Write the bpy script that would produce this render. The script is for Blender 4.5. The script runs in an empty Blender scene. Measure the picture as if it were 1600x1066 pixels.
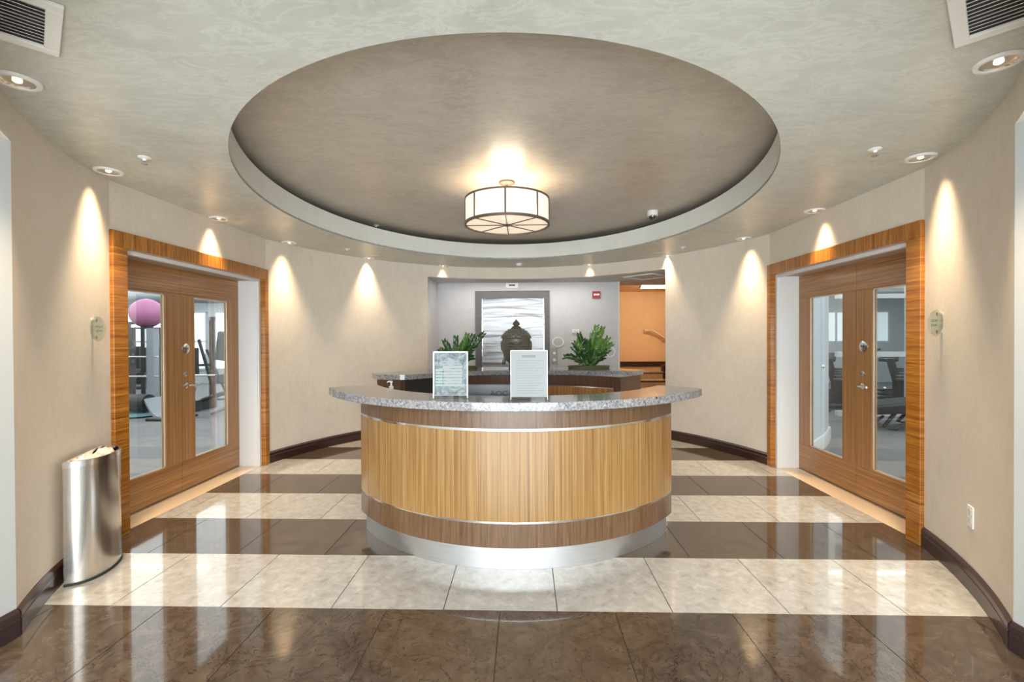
import bpy, bmesh, math, random
from math import sin, cos, pi, sqrt, radians, atan2, hypot
from mathutils import Matrix, Vector
random.seed(7)
S = bpy.context.scene
COL = S.collection

# ------------------------------------------------------------------ camera
CAM_H = 1.4585
cam = bpy.data.cameras.new('camera'); co = bpy.data.objects.new('camera', cam); COL.objects.link(co)
cam.sensor_width = 36.0; cam.lens = 723.58 / 1600 * 36.0; cam.clip_start = 0.05; cam.clip_end = 200
pit, rol, yaw = 0.0075, -0.0045, 0.0289
fw = Vector((-sin(yaw), cos(yaw), 0)); rt = Vector((cos(yaw), sin(yaw), 0)); up = Vector((0, 0, 1))
fw2 = fw * cos(pit) - up * sin(pit); up2 = up * cos(pit) + fw * sin(pit)
rt3 = rt * cos(rol) + up2 * sin(rol); up3 = up2 * cos(rol) - rt * sin(rol)
M = Matrix(((rt3.x, up3.x, -fw2.x, 0), (rt3.y, up3.y, -fw2.y, 0), (rt3.z, up3.z, -fw2.z, CAM_H), (0, 0, 0, 1)))
co.matrix_world = M
S.camera = co

# ------------------------------------------------------------------ world, exposure, large lights
W = bpy.data.worlds.new('sky'); S.world = W; W.use_nodes = True
W.node_tree.nodes['Background'].inputs[0].default_value = (0.80, 0.90, 1.0, 1)
W.node_tree.nodes['Background'].inputs[1].default_value = 0.8
S.view_settings.view_transform = 'Standard'; S.view_settings.look = 'None'
S.view_settings.exposure = 1.0; S.view_settings.gamma = 1.0; S.view_settings.use_curve_mapping = False

def area(name, loc, target, sx, sy, power, col):
    l = bpy.data.lights.new(name, 'AREA'); l.shape = 'RECTANGLE'; l.size = sx; l.size_y = sy
    l.energy = power; l.color = col
    o = bpy.data.objects.new(name, l); COL.objects.link(o); o.location = loc
    o.rotation_euler = (Vector(target) - Vector(loc)).to_track_quat('-Z', 'Y').to_euler()
    return o
# daylight through the glazed entrance behind the photographer
area('entrance_daylight', (-0.13, -2.7, 1.15), (-0.13, 2.2, 4.2), 5.0, 2.2, 235, (0.90, 0.97, 1.0))
area('entrance_fill_light', (-0.13, -0.7, 2.42), (-0.13, -0.7, 0), 4.6, 2.6, 75, (1.0, 0.97, 0.92))  # added fill in the unseen passage ceiling, raises the ambient light
area('lobby_panel_light', (0.0, 7.72, 2.425), (0.0, 7.72, 0), 2.4, 0.12, 9, (1.0, 0.97, 0.93))
# added overhead fills standing in for window light in the two gyms
area('weight_room_fill_light', (-7.5, 8.0, 2.72), (-7.5, 8.0, 0), 9, 13, 480, (0.95, 0.98, 1.0))
area('cardio_room_fill_light', (7.2, 7.0, 2.72), (7.2, 7.0, 0), 8, 13, 300, (0.95, 0.98, 1.0))

# ------------------------------------------------------------------ helpers
def link(o, parent=None, world=True):
    COL.objects.link(o)
    if parent is not None:
        o.parent = parent
        if world:
            p = parent; m = p.matrix_basis.copy()
            while p.parent is not None:
                m = p.parent.matrix_basis @ p.matrix_parent_inverse @ m if False else m
                p = p.parent
            o.matrix_parent_inverse = WM(parent).inverted()
    return o
def WM(o):
    if o.parent is None: return o.matrix_basis.copy()
    return WM(o.parent) @ o.matrix_parent_inverse @ o.matrix_basis
def mk(name, verts, faces, mat, parent=None, smooth=False, uvs=None, local=False, mats=None, fm=None, sharp=None):
    me = bpy.data.meshes.new(name); me.from_pydata([tuple(v) for v in verts], [], faces); me.update()
    bm = bmesh.new(); bm.from_mesh(me)
    if uvs is not None:
        uvl = bm.loops.layers.uv.new('UVMap'); bm.faces.ensure_lookup_table()
        for f, fu in zip(bm.faces, uvs):
            for l, u in zip(f.loops, fu): l[uvl].uv = u
    bmesh.ops.recalc_face_normals(bm, faces=bm.faces)
    bm.to_mesh(me); bm.free()
    for m in (mats or [mat]): me.materials.append(m)
    if fm:
        for p, i in zip(me.polygons, fm): p.material_index = i
    if smooth:
        for p in me.polygons: p.use_smooth = True
        try: me.set_sharp_from_angle(angle=radians(sharp if sharp else 40))
        except Exception: pass
    o = bpy.data.objects.new(name, me)
    return link(o, parent, not local)
def tag(o, label=None, cat=None, group=None, kind=None):
    if label: o['label'] = label
    if cat: o['category'] = cat
    if group: o['group'] = group
    if kind: o['kind'] = kind
    return o
def thing(name, label, cat, loc, rz=0, group=None, kind=None):
    o = bpy.data.objects.new(name, None); o.empty_display_size = 0.05
    o.location = loc; o.rotation_euler = (0, 0, rz); COL.objects.link(o)
    o.matrix_basis = Matrix.Translation(Vector(loc)) @ Matrix.Rotation(rz, 4, 'Z')
    return tag(o, label, cat, group, kind)
BF = [(0,3,2,1),(4,5,6,7),(0,1,5,4),(1,2,6,5),(2,3,7,6),(3,0,4,7)]
def bv(x0,x1,y0,y1,z0,z1): return [(x0,y0,z0),(x1,y0,z0),(x1,y1,z0),(x0,y1,z0),(x0,y0,z1),(x1,y0,z1),(x1,y1,z1),(x0,y1,z1)]
def bevel_obj(o, w, seg=2):
    bm = bmesh.new(); bm.from_mesh(o.data)
    bmesh.ops.bevel(bm, geom=list(bm.edges), offset=w, segments=seg, affect='EDGES', profile=0.5)
    bm.to_mesh(o.data); bm.free(); return o
def box(name, x0,x1,y0,y1,z0,z1, mat, parent=None, local=False, bevel=0):
    o = mk(name, bv(x0,x1,y0,y1,z0,z1), BF, mat, parent, local=local)
    if bevel: bevel_obj(o, bevel)
    return o
def boxes(name, L, mat, parent=None, local=False):
    V=[];F=[]
    for b in L:
        n=len(V); V+=bv(*b); F+=[tuple(i+n for i in f) for f in BF]
    return mk(name,V,F,mat,parent,local=local)
def lathe(name, prof, mat, parent=None, loc=(0,0,0), seg=48, local=False, rot=None, sx=1, sy=1, smooth=True):
    V=[];F=[];n=len(prof)
    for i in range(seg):
        a=2*pi*i/seg
        for r,z in prof: V.append(Vector((r*cos(a)*sx,r*sin(a)*sy,z)))
    for i in range(seg):
        j=(i+1)%seg
        for k in range(n-1): F.append((i*n+k,j*n+k,j*n+k+1,i*n+k+1))
    if rot is not None: V=[rot@v for v in V]
    V=[v+Vector(loc) for v in V]
    # merge poles
    me=bpy.data.meshes.new(name); me.from_pydata([tuple(v) for v in V],[],F)
    bm=bmesh.new(); bm.from_mesh(me); bmesh.ops.remove_doubles(bm,verts=bm.verts,dist=1e-5)
    bmesh.ops.recalc_face_normals(bm,faces=bm.faces); bm.to_mesh(me); bm.free()
    me.materials.append(mat)
    if smooth:
        for p in me.polygons: p.use_smooth=True
        me.set_sharp_from_angle(angle=radians(40))
    return link(bpy.data.objects.new(name,me),parent,not local)
def tube(name, pts, r, mat, parent=None, seg=10, local=False):
    pts=[Vector(p) for p in pts]; n=len(pts); V=[];F=[]
    rad = r if isinstance(r,(list,tuple)) else [r]*n
    prev=None
    for i,p in enumerate(pts):
        d=(pts[min(i+1,n-1)]-pts[max(i-1,0)]).normalized()
        if prev is None:
            a=d.cross(Vector((0,0,1)))
            if a.length<1e-3: a=d.cross(Vector((1,0,0)))
        else: a=prev-d*prev.dot(d)
        a.normalize(); b=d.cross(a); prev=a
        for k in range(seg):
            t=2*pi*k/seg; V.append(p+(a*cos(t)+b*sin(t))*rad[i])
    for i in range(n-1):
        for k in range(seg):
            l=(k+1)%seg; F.append((i*seg+k,i*seg+l,(i+1)*seg+l,(i+1)*seg+k))
    F.append(tuple(range(seg))); F.append(tuple((n-1)*seg+k for k in range(seg)))
    return mk(name,V,F,mat,parent,smooth=True,local=local)
def sweep(name, path, prof, mat, parent=None, side=1, closed=False, smooth=True, caps=True, profclosed=True, local=False):
    """path: 2D points; prof: (offset, z) pairs; side=+1 offsets to the right of the travel direction"""
    n=len(path); m=len(prof); V=[];F=[];U=[]
    nor=[]
    for i in range(n):
        if closed: a=path[i-1]; c=path[(i+1)%n]
        else: a=path[max(i-1,0)]; c=path[min(i+1,n-1)]
        b=path[i]
        def nn(p,q):
            dx,dy=q[0]-p[0],q[1]-p[1]; l=hypot(dx,dy) or 1; return Vector((dy/l,-dx/l))
        n1 = nn(a,b) if a!=b else nn(b,c); n2 = nn(b,c) if b!=c else nn(a,b)
        s=n1+n2; s.normalize(); k=1/max(0.4,s.dot(n1)); nor.append(s*k*side)
    cl=[0]
    for i in range(1,n+1):
        p=path[i-1]; c=path[i%n]; cl.append(cl[-1]+hypot(c[0]-p[0],c[1]-p[1]))
    pl=[0]
    for k in range(1,m+1):
        p=prof[k-1]; c=prof[k%m]; pl.append(pl[-1]+hypot(c[0]-p[0],c[1]-p[1]))
    for i in range(n):
        for o,z in prof: V.append((path[i][0]+nor[i].x*o,path[i][1]+nor[i].y*o,z))
    for i in range(n if closed else n-1):
        j=(i+1)%n
        for k in range(m if profclosed else m-1):
            l=(k+1)%m
            F.append((i*m+k,j*m+k,j*m+l,i*m+l)); U.append(((cl[i],pl[k]),(cl[i+1],pl[k]),(cl[i+1],pl[k+1]),(cl[i],pl[k+1])))
    if caps and not closed and profclosed:
        F.append(tuple(range(m))); U.append(tuple((o,z) for o,z in prof))
        F.append(tuple((n-1)*m+k for k in range(m))); U.append(tuple((o,z) for o,z in prof))
    return mk(name,V,F,mat,parent,smooth=smooth,uvs=U,local=local,sharp=30)
def prism(name, poly, z0, z1, mat, parent=None, local=False):
    n=len(poly); V=[(x,y,z0) for x,y in poly]+[(x,y,z1) for x,y in poly]
    F=[tuple(range(n-1,-1,-1)),tuple(range(n,2*n))]+[(i,(i+1)%n,n+(i+1)%n,n+i) for i in range(n)]
    return mk(name,V,F,mat,parent,local=local)
def text(name, s, size, mat, parent, loc, rot, depth=0.001, ax='CENTER', sx=1.0):
    c=bpy.data.curves.new(name,'FONT'); c.body=s; c.size=size; c.extrude=depth; c.align_x=ax; c.align_y='CENTER'
    t=bpy.data.objects.new(name+'_tmp',c); COL.objects.link(t)
    dg=bpy.context.evaluated_depsgraph_get(); me=bpy.data.meshes.new_from_object(t.evaluated_get(dg))
    bpy.data.objects.remove(t); bpy.data.curves.remove(c)
    me.materials.clear(); me.materials.append(mat)
    me.transform(Matrix.Translation(Vector(loc))@rot.to_4x4()@Matrix.Diagonal((sx,1,1,1)))
    return link(bpy.data.objects.new(name,me),parent,True)

# ------------------------------------------------------------------ materials
def base(name):
    m=bpy.data.materials.new(name); m.use_nodes=True; nt=m.node_tree
    return m,nt,nt.nodes['Principled BSDF']
def N(nt,t,**kw):
    n=nt.nodes.new(t)
    for k,v in kw.items(): setattr(n,k,v)
    return n
def plain(name,col,rough=0.5,metal=0,coat=0,spec=None,emit=None,es=0):
    m,nt,b=base(name); b.inputs['Base Color'].default_value=(*col,1); b.inputs['Roughness'].default_value=rough
    b.inputs['Metallic'].default_value=metal; b.inputs['Coat Weight'].default_value=coat
    if spec is not None: b.inputs['Specular IOR Level'].default_value=spec
    if emit: b.inputs['Emission Color'].default_value=(*emit,1); b.inputs['Emission Strength'].default_value=es
    return m
def coords(nt,scale,uv=False,rot=(0,0,0)):
    tc=N(nt,'ShaderNodeTexCoord'); mp=N(nt,'ShaderNodeMapping'); mp.inputs['Scale'].default_value=scale; mp.inputs['Rotation'].default_value=rot
    nt.links.new(tc.outputs['UV' if uv else 'Object'],mp.inputs['Vector']); return mp.outputs[0]
def noise(nt,vec,scale,detail=4,rough=0.55,dist=0):
    n=N(nt,'ShaderNodeTexNoise'); n.inputs['Scale'].default_value=scale; n.inputs['Detail'].default_value=detail
    n.inputs['Roughness'].default_value=rough; n.inputs['Distortion'].default_value=dist
    nt.links.new(vec,n.inputs['Vector']); return n.outputs['Fac']
def ramp(nt,fac,stops,interp='LINEAR'):
    r=N(nt,'ShaderNodeValToRGB'); e=r.color_ramp.elements; r.color_ramp.interpolation=interp
    while len(e)<len(stops): e.new(0.5)
    for x,(p,c) in zip(e,stops): x.position=p; x.color=(*c,1) if len(c)==3 else c
    nt.links.new(fac,r.inputs[0]); return r.outputs[0]
def mix(nt,fac,a,b,mode='MIX'):
    m=N(nt,'ShaderNodeMix',data_type='RGBA',blend_type=mode)
    if isinstance(fac,(int,float)): m.inputs[0].default_value=fac
    else: nt.links.new(fac,m.inputs[0])
    for v,i in ((a,6),(b,7)):
        if isinstance(v,tuple): m.inputs[i].default_value=(*v,1)
        else: nt.links.new(v,m.inputs[i])
    return m.outputs[2]
def bump(nt,b,h,strength,dist=0.01):
    n=N(nt,'ShaderNodeBump'); n.inputs['Strength'].default_value=strength; n.inputs['Distance'].default_value=dist
    nt.links.new(h,n.inputs['Height']); nt.links.new(n.outputs[0],b.inputs['Normal'])
def plaster(name,c1,c2,c3,rough,scale=1.6,stroke=0.25):
    m,nt,b=base(name)
    v=coords(nt,(1,1,1)); f1=noise(nt,v,scale,6,0.65,0.7); f2=noise(nt,v,scale*3.6,6,0.65,1.0)
    f3=noise(nt,coords(nt,(1.0,2.6,1.0),rot=(0,0,0.6)),scale*2.2,6,0.7,0.9)
    c=ramp(nt,f1,[(0.3,c1),(0.55,c2),(0.75,c3)])
    c=mix(nt,ramp(nt,f2,[(0.35,(0,0,0)),(0.7,(1,1,1))]),c,c2)
    w=ramp(nt,f3,[(0.46,(0,0,0)),(0.55,(0.4,0.4,0.4)),(0.57,(0,0,0))])
    c=mix(nt,w,c,tuple(min(1,x*(1+stroke)) for x in c3))
    # fade the strokes
    nt.links.new(c,b.inputs['Base Color']); b.inputs['Roughness'].default_value=rough
    bump(nt,b,f3,0.05,0.01); return m
def wood(name,cols,scale,uv=False,rough=0.3,fine=4.0,coat=0.25):
    m,nt,b=base(name)
    v=coords(nt,scale,uv); f1=noise(nt,v,1.0,5,0.6,0.4)
    v2=coords(nt,tuple(s*fine for s in scale),uv); f2=noise(nt,v2,1.0,3,0.6,0.2)
    n=len(cols); c=ramp(nt,f1,[(0.30+0.42*i/(n-1),cols[i]) for i in range(n)])
    c=mix(nt,ramp(nt,f2,[(0.38,(0.70,0.62,0.52)),(0.58,(1.12,1.1,1.05))]),c,c,'MIX') if False else mix(nt,0.75,c,ramp(nt,f2,[(0.36,(0.55,0.50,0.45)),(0.56,(1.0,1.0,1.0))]),'MULTIPLY')
    nt.links.new(c,b.inputs['Base Color']); b.inputs['Roughness'].default_value=rough; b.inputs['Coat Weight'].default_value=coat; b.inputs['Coat Roughness'].default_value=0.12
    return m
def stone(name,stops,scale,rough,vein=None,rnd=0.12,dist=1.5,coat=0.6):
    m,nt,b=base(name)
    v=coords(nt,(1,1,1)); oi=N(nt,'ShaderNodeObjectInfo')
    add=N(nt,'ShaderNodeVectorMath',operation='ADD'); nt.links.new(v,add.inputs[0])
    mul=N(nt,'ShaderNodeVectorMath',operation='SCALE'); mul.inputs['Scale'].default_value=37.0
    cb=N(nt,'ShaderNodeCombineXYZ'); nt.links.new(oi.outputs['Random'],cb.inputs[0]); nt.links.new(oi.outputs['Random'],cb.inputs[2])
    nt.links.new(cb.outputs[0],mul.inputs[0]); nt.links.new(mul.outputs[0],add.inputs[1]); v=add.outputs[0]
    f=noise(nt,v,scale,7,0.65,dist); c=ramp(nt,f,stops)
    if vein:
        f2=noise(nt,v,scale*0.55,8,0.6,3.0)
        w=ramp(nt,f2,[(0.485,(0,0,0)),(0.5,(1,1,1)),(0.515,(0,0,0))])
        c=mix(nt,w,c,vein)
        f3=noise(nt,v,scale*9,2,0.5,0.3); w3=ramp(nt,f3,[(0.66,(0,0,0)),(0.74,(1,1,1))]); c=mix(nt,w3,c,vein)
    g=N(nt,'ShaderNodeMapRange'); g.inputs[3].default_value=1-rnd; g.inputs[4].default_value=1+rnd; nt.links.new(oi.outputs['Random'],g.inputs[0])
    hs=N(nt,'ShaderNodeHueSaturation'); nt.links.new(g.outputs[0],hs.inputs['Value']); nt.links.new(c,hs.inputs['Color'])
    nt.links.new(hs.outputs[0],b.inputs['Base Color']); b.inputs['Roughness'].default_value=rough; b.inputs['Coat Weight'].default_value=coat; b.inputs['Coat Roughness'].default_value=0.02
    return m
def granite(name):
    m,nt,b=base(name); v=coords(nt,(1,1,1))
    f=noise(nt,v,55,4,0.7,0.6); f2=noise(nt,v,120,3,0.6,0); f3=noise(nt,v,9,4,0.6,1)
    c=ramp(nt,f,[(0.30,(0.03,0.03,0.04)),(0.42,(0.16,0.16,0.18)),(0.52,(0.25,0.247,0.243)),(0.66,(0.38,0.373,0.362))])
    c=mix(nt,ramp(nt,f2,[(0.58,(0,0,0)),(0.64,(1,1,1))]),c,(0.07,0.07,0.09))
    c=mix(nt,ramp(nt,f3,[(0.45,(0,0,0)),(0.7,(0.45,0.45,0.45))]),c,(0.30,0.27,0.25))
    nt.links.new(c,b.inputs['Base Color']); b.inputs['Roughness'].default_value=0.12; b.inputs['Coat Weight'].default_value=0.2; b.inputs['Coat Roughness'].default_value=0.03
    return m
def steel(name,col,rough,scale,uv=False,wav=None,wstr=0.2):
    m,nt,b=base(name); v=coords(nt,scale,uv); f=noise(nt,v,1,3,0.6,0)
    nt.links.new(ramp(nt,f,[(0.3,tuple(x*0.86 for x in col)),(0.7,col)]),b.inputs['Base Color'])
    b.inputs['Metallic'].default_value=1
    r=N(nt,'ShaderNodeMapRange'); r.inputs[3].default_value=rough*0.8; r.inputs[4].default_value=rough*1.25; nt.links.new(f,r.inputs[0]); nt.links.new(r.outputs[0],b.inputs['Roughness'])
    if wav:
        w=noise(nt,coords(nt,wav,uv),1,2,0.5,0.6); bump(nt,b,w,wstr,0.05)
    return m
def glassmat(name,tint=(0.96,0.99,0.98),refl=0.9,rough=0.0,base_fac=0.0):
    m,nt,b=base(name); nt.nodes.remove(b); out=[n for n in nt.nodes if n.type=='OUTPUT_MATERIAL'][0]
    t=N(nt,'ShaderNodeBsdfTransparent'); t.inputs[0].default_value=(*tint,1); g=N(nt,'ShaderNodeBsdfGlossy'); g.inputs['Roughness'].default_value=rough
    fr=N(nt,'ShaderNodeFresnel'); fr.inputs[0].default_value=1.45
    mu=N(nt,'ShaderNodeMath',operation='MULTIPLY_ADD'); mu.inputs[1].default_value=refl; mu.inputs[2].default_value=base_fac; nt.links.new(fr.outputs[0],mu.inputs[0])
    x=N(nt,'ShaderNodeMixShader'); nt.links.new(mu.outputs[0],x.inputs[0]); nt.links.new(t.outputs[0],x.inputs[1]); nt.links.new(g.outputs[0],x.inputs[2]); nt.links.new(x.outputs[0],out.inputs[0])
    return m
def emis(name,col,s):
    return plain(name,col,0.6,emit=col,es=s)

m_wall=plaster('wall_plaster',(0.63,0.56,0.465),(0.69,0.62,0.525),(0.73,0.67,0.58),0.55,1.3,0.04)
m_ceil=plaster('ceiling_plaster',(0.42,0.425,0.38),(0.52,0.53,0.475),(0.62,0.63,0.575),0.38,1.7,0.12)
m_tray=plaster('tray_plaster',(0.38,0.34,0.285),(0.47,0.425,0.36),(0.57,0.52,0.45),0.36,1.7,0.12)
m_fascia_lit=plaster('fascia_plaster_lit',(0.70,0.71,0.66),(0.75,0.76,0.71),(0.79,0.80,0.75),0.4,1.5,0.03)  # lighter than the ceiling plaster: daylight on the lip put into its colour
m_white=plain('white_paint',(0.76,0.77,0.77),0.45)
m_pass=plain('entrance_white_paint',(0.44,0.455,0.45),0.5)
m_soff=plain('soffit_wood_reflection',(0.46,0.35,0.26),0.5)  # tan reflection of the wood painted into the soffit colour
m_grey=plaster('lobby_grey_paint',(0.50,0.49,0.50),(0.54,0.53,0.535),(0.57,0.56,0.565),0.6,1.2,0.02)
m_orange=plaster('ochre_paint',(0.62,0.42,0.24),(0.66,0.455,0.27),(0.70,0.49,0.30),0.6,1.0,0.03)
m_base=plain('dark_stained_baseboard',(0.032,0.012,0.009),0.28,coat=0.1)
m_ebase=plain('black_brown_baseboard',(0.030,0.018,0.020),0.25,coat=0.3)
CZ=[(0.17,0.050,0.006),(0.36,0.125,0.014),(0.48,0.195,0.026),(0.60,0.29,0.055)]
CD=[(0.25,0.105,0.030),(0.36,0.17,0.055),(0.44,0.225,0.082),(0.52,0.29,0.12)]
CV=[(0.19,0.085,0.022),(0.27,0.142,0.044),(0.33,0.195,0.070),(0.40,0.26,0.11)]
CB=[(0.085,0.042,0.018),(0.12,0.063,0.029),(0.15,0.083,0.041),(0.19,0.112,0.06)]
m_zh=wood('casing_zebrano_cross',CZ,(2,2,80),rough=0.28)      # grain lines run across an upright
m_zt=wood('casing_zebrano_head',CZ,(2,60,2),rough=0.28)
m_doorh=wood('door_teak_horizontal',CD,(1,0.6,70),rough=0.33)
m_doorv=wood('door_teak_vertical',CD,(1,70,0.4),rough=0.33)
m_ven=wood('desk_veneer',CV,(62,0.5,1),uv=True,rough=0.33,fine=3.2)
m_band=wood('desk_brown_band',CB,(60,2.0,1),uv=True,rough=0.35,fine=3.0)
m_ven2=wood('back_desk_veneer',[(0.25,0.10,0.025),(0.37,0.16,0.045),(0.45,0.21,0.06),(0.5,0.25,0.08)],(42,0.8,1),uv=True,rough=0.35)
m_band2=wood('back_desk_band',[(0.06,0.024,0.011),(0.09,0.038,0.018),(0.115,0.05,0.024),(0.14,0.065,0.032)],(60,2,1),uv=True,rough=0.3)
m_gran=granite('grey_granite')
m_cream=stone('cream_stone',[(0.30,(0.27,0.258,0.235)),(0.42,(0.35,0.337,0.312)),(0.55,(0.395,0.382,0.357)),(0.70,(0.47,0.46,0.44))],16,0.10,None,0.03,0.5)
m_dark=stone('brown_stone',[(0.25,(0.040,0.028,0.020)),(0.45,(0.064,0.046,0.033)),(0.6,(0.085,0.062,0.044)),(0.8,(0.12,0.090,0.065))],5,0.09,(0.028,0.018,0.012),0.07,2.2,0.4)
m_grout=plain('grout',(0.05,0.042,0.036),0.8)
m_thresh=plain('threshold_stone',(0.66,0.52,0.37),0.2,coat=0.3)
m_kick=steel('brushed_kick_steel',(0.68,0.69,0.70),0.42,(3,160,1),True)
m_strip=plain('polished_strip',(0.80,0.79,0.78),0.18,1)
m_bin=steel('bin_steel',(0.66,0.64,0.61),0.22,(120,120,2))
m_elev=steel('elevator_steel',(0.27,0.27,0.275),0.30,(150,150,3),False,(0.8,0.8,6.0),0.30)
m_chrome=plain('satin_chrome',(0.72,0.71,0.69),0.2,1)
m_black=plain('black_plastic',(0.018,0.018,0.02),0.35)
m_rubber=plain('black_rubber',(0.02,0.02,0.022),0.6)
m_bronze=plain('lamp_bronze',(0.16,0.115,0.085),0.45,0.4)
m_glass=glassmat('door_glass',refl=0.45)
m_glass2=glassmat('sign_glass',(0.91,0.95,0.92),0.35,0.0,0.0)
m_acry=glassmat('acrylic',(0.96,0.97,0.97),0.0)
m_elevframe=wood('elevator_frame_laminate',[(0.085,0.075,0.078),(0.11,0.10,0.10),(0.13,0.12,0.12)],(4,4,60),rough=0.4,coat=0)
m_gymfloor=stone('gym_carpet',[(0.3,(0.17,0.17,0.175)),(0.7,(0.22,0.22,0.225))],3,0.75,None,0.0,1.5,0.0)
m_gymwall=plain('gym_white_wall',(0.62,0.65,0.67),0.6)
m_blue=plain('pale_blue_wall',(0.55,0.63,0.68),0.55)

# ------------------------------------------------------------------ plan
CX, CY, RA, RB = -0.13, 4.29, 3.02, 3.40
HC, HO = 2.615, 2.43                       # ceiling, soffit of the openings
def ell(t, da=0.0, a=RA, b=RB, cx=CX, cy=CY): return (cx+(a+da)*sin(t), cy-(b+da)*cos(t))   # t=0 front, + to the right
def t_for_y(y, s): return s*math.acos(max(-1,min(1,(CY-y)/RB)))
DY0, DY1 = 3.28, 5.30                      # door wall chord
tL0, tL1 = t_for_y(2.2,-1), t_for_y(DY0,-1); tL2 = t_for_y(DY1,-1)
tR0, tR1 = t_for_y(2.2,1), t_for_y(DY0,1); tR2 = t_for_y(DY1,1)
def t_ray(k, s):
    best=None
    for i in range(2000):
        t=s*(pi/2+i/2000*pi/2); x,y=ell(t); d=abs(x/y-k)
        if best is None or d<best[0]: best=(d,t)
    return best[1]
tBL=t_ray(-0.2116,-1); tBR=t_ray(0.2995,1)
def arc(t0,t1,n,da=0.0): return [ell(t0+(t1-t0)*i/n,da) for i in range(n+1)]
XFL, XFR = ell(tL1)[0], ell(tR1)[0]        # chord x
XDL, XDR = -3.28, 3.02                     # door planes
# closed convex outline of the room
OUT = arc(tL1,tR1,60)[:]                   # left door near edge -> front -> right door near edge
OUT += arc(tR2,pi,40) + arc(-pi,tL2,40)[1:]
def grow(poly,d):
    return [(CX+(x-CX)*(1+d/3.0),CY+(y-CY)*(1+d/3.0)) for x,y in poly]

def clip(poly, conv):
    out=poly
    n=len(conv)
    for i in range(n):
        a=conv[i]; b=conv[(i+1)%n]
        if hypot(b[0]-a[0],b[1]-a[1])<1e-6: continue
        inp=out; out=[]
        if not inp: return []
        def side(p): return (b[0]-a[0])*(p[1]-a[1])-(b[1]-a[1])*(p[0]-a[0])
        for k in range(len(inp)):
            p=inp[k-1]; c=inp[k]; sp,sc=side(p),side(c)
            if sc>=0:
                if sp<0:
                    t=sp/(sp-sc); out.append((p[0]+(c[0]-p[0])*t,p[1]+(c[1]-p[1])*t))
                out.append(c)
            elif sp>=0:
                t=sp/(sp-sc); out.append((p[0]+(c[0]-p[0])*t,p[1]+(c[1]-p[1])*t))
    return out

# ------------------------------------------------------------------ floor
floor=box('floor',-3.27,3.01,-3.0,10.0,-0.12,-0.004,m_grout)
tag(floor,'polished stone floor banded in cream and dark brown','floor',kind='structure')
T=0.61; X0=-2.2761; Y0=2.4611; g=0.0024
conv=grow(OUT,0.03)
for k in range(-9,10):
    dark=(k%2!=0)
    y0,y1=Y0+k*T+g*0.4,Y0+(k+1)*T-g*0.4
    off=0.305 if dark else 0.0
    for j in range(-3,10):
        x0=X0+off+j*T+g; x1=X0+off+(j+1)*T-g
        p=[(x0,y0),(x1,y0),(x1,y1),(x0,y1)]
        ym=(y0+y1)/2
        if ym<2.31:                       # entrance passage is as wide as its two white walls
            p=clip(p,[(-2.66,-3),(2.40,-3),(2.40,2.6),(-2.66,2.6)])
        elif ym>6.7 and -1.6<(x0+x1)/2<2.1: p=clip(p,[(-1.57,6),(2.2,6),(2.2,9.8),(-1.57,9.8)])
        else: p=clip(p,conv)
        if len(p)<3: continue
        ar=abs(sum(p[i-1][0]*p[i][1]-p[i][0]*p[i-1][1] for i in range(len(p))))/2
        if ar<0.002: continue
        n=len(p); V=[(x,y,-0.02) for x,y in p]+[(x,y,0.0) for x,y in p]
        F=[tuple(range(n,2*n))]+[(i,(i+1)%n,n+(i+1)%n,n+i) for i in range(n)]
        mk('tile',V,F,m_dark if dark else m_cream,floor)
for nm,x0,x1 in (('threshold_slab',XDL-0.02,XFL-0.028),('threshold_slab',XFR+0.028,XDR+0.02)):
    o=box(nm,x0,x1,3.40,5.24,-0.02,0.001,m_thresh,floor); o['label']='cream stone threshold under the doors'

# ------------------------------------------------------------------ ceiling
def ring(name,outer,inner,z,mat,parent=None,thick=0.02):
    n=len(inner); V=[];F=[]
    import bisect
    # resample outer along same polar angle about the centre
    def hit(a):
        d=(sin(a),-cos(a)); best=None
        for i in range(len(outer)):
            p=outer[i-1]; q=outer[i]; ex,ey=q[0]-p[0],q[1]-p[1]; den=d[0]*ey-d[1]*ex
            if abs(den)<1e-9: continue
            t=((p[0]-CX)*ey-(p[1]-CY)*ex)/den; u=((p[0]-CX)*d[1]-(p[1]-CY)*d[0])/den
            if t>0 and -1e-6<=u<=1+1e-6: best=t
        return (CX+d[0]*best,CY+d[1]*best)
    for p in inner:
        a=atan2(p[0]-CX,-(p[1]-CY)); o=hit(a); V+=[(p[0],p[1],z),(o[0],o[1],z),(p[0],p[1],z+thick),(o[0],o[1],z+thick)]
    for i in range(n):
        j=(i+1)%n; F+=[(4*i,4*i+1,4*j+1,4*j),(4*i+2,4*j+2,4*j+3,4*i+3),(4*i,4*j,4*j+2,4*i+2),(4*i+1,4*i+3,4*j+3,4*j+1)]
    return mk(name,V,F,mat,parent)
RCX,RCY,RAX,RBY=-0.15,4.30,2.065,2.54
def rim(d,n=160): return [(RCX+(RAX+d)*sin(2*pi*i/n),RCY-(RBY+d)*cos(2*pi*i/n)) for i in range(n)]
ceiling=ring('ceiling',grow(OUT,0.06),rim(0.0),HC,m_ceil)
tag(ceiling,'sage-grey trowelled plaster ceiling with a large oval recess','ceiling',kind='structure')
fa=sweep('fascia',rim(0.0),[(0,HC+0.001),(0.035,HC+0.001),(0.035,2.833),(0,2.833)],m_fascia_lit,ceiling,side=1,closed=True); fa['label']='oval plaster lip around the ceiling recess'
sweep('cove_shelf',rim(0.035),[(0,2.70),(0.42,2.70),(0.42,2.90),(0.40,2.90),(0.40,2.715),(0,2.715)],m_tray,ceiling,side=1,closed=True)
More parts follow.
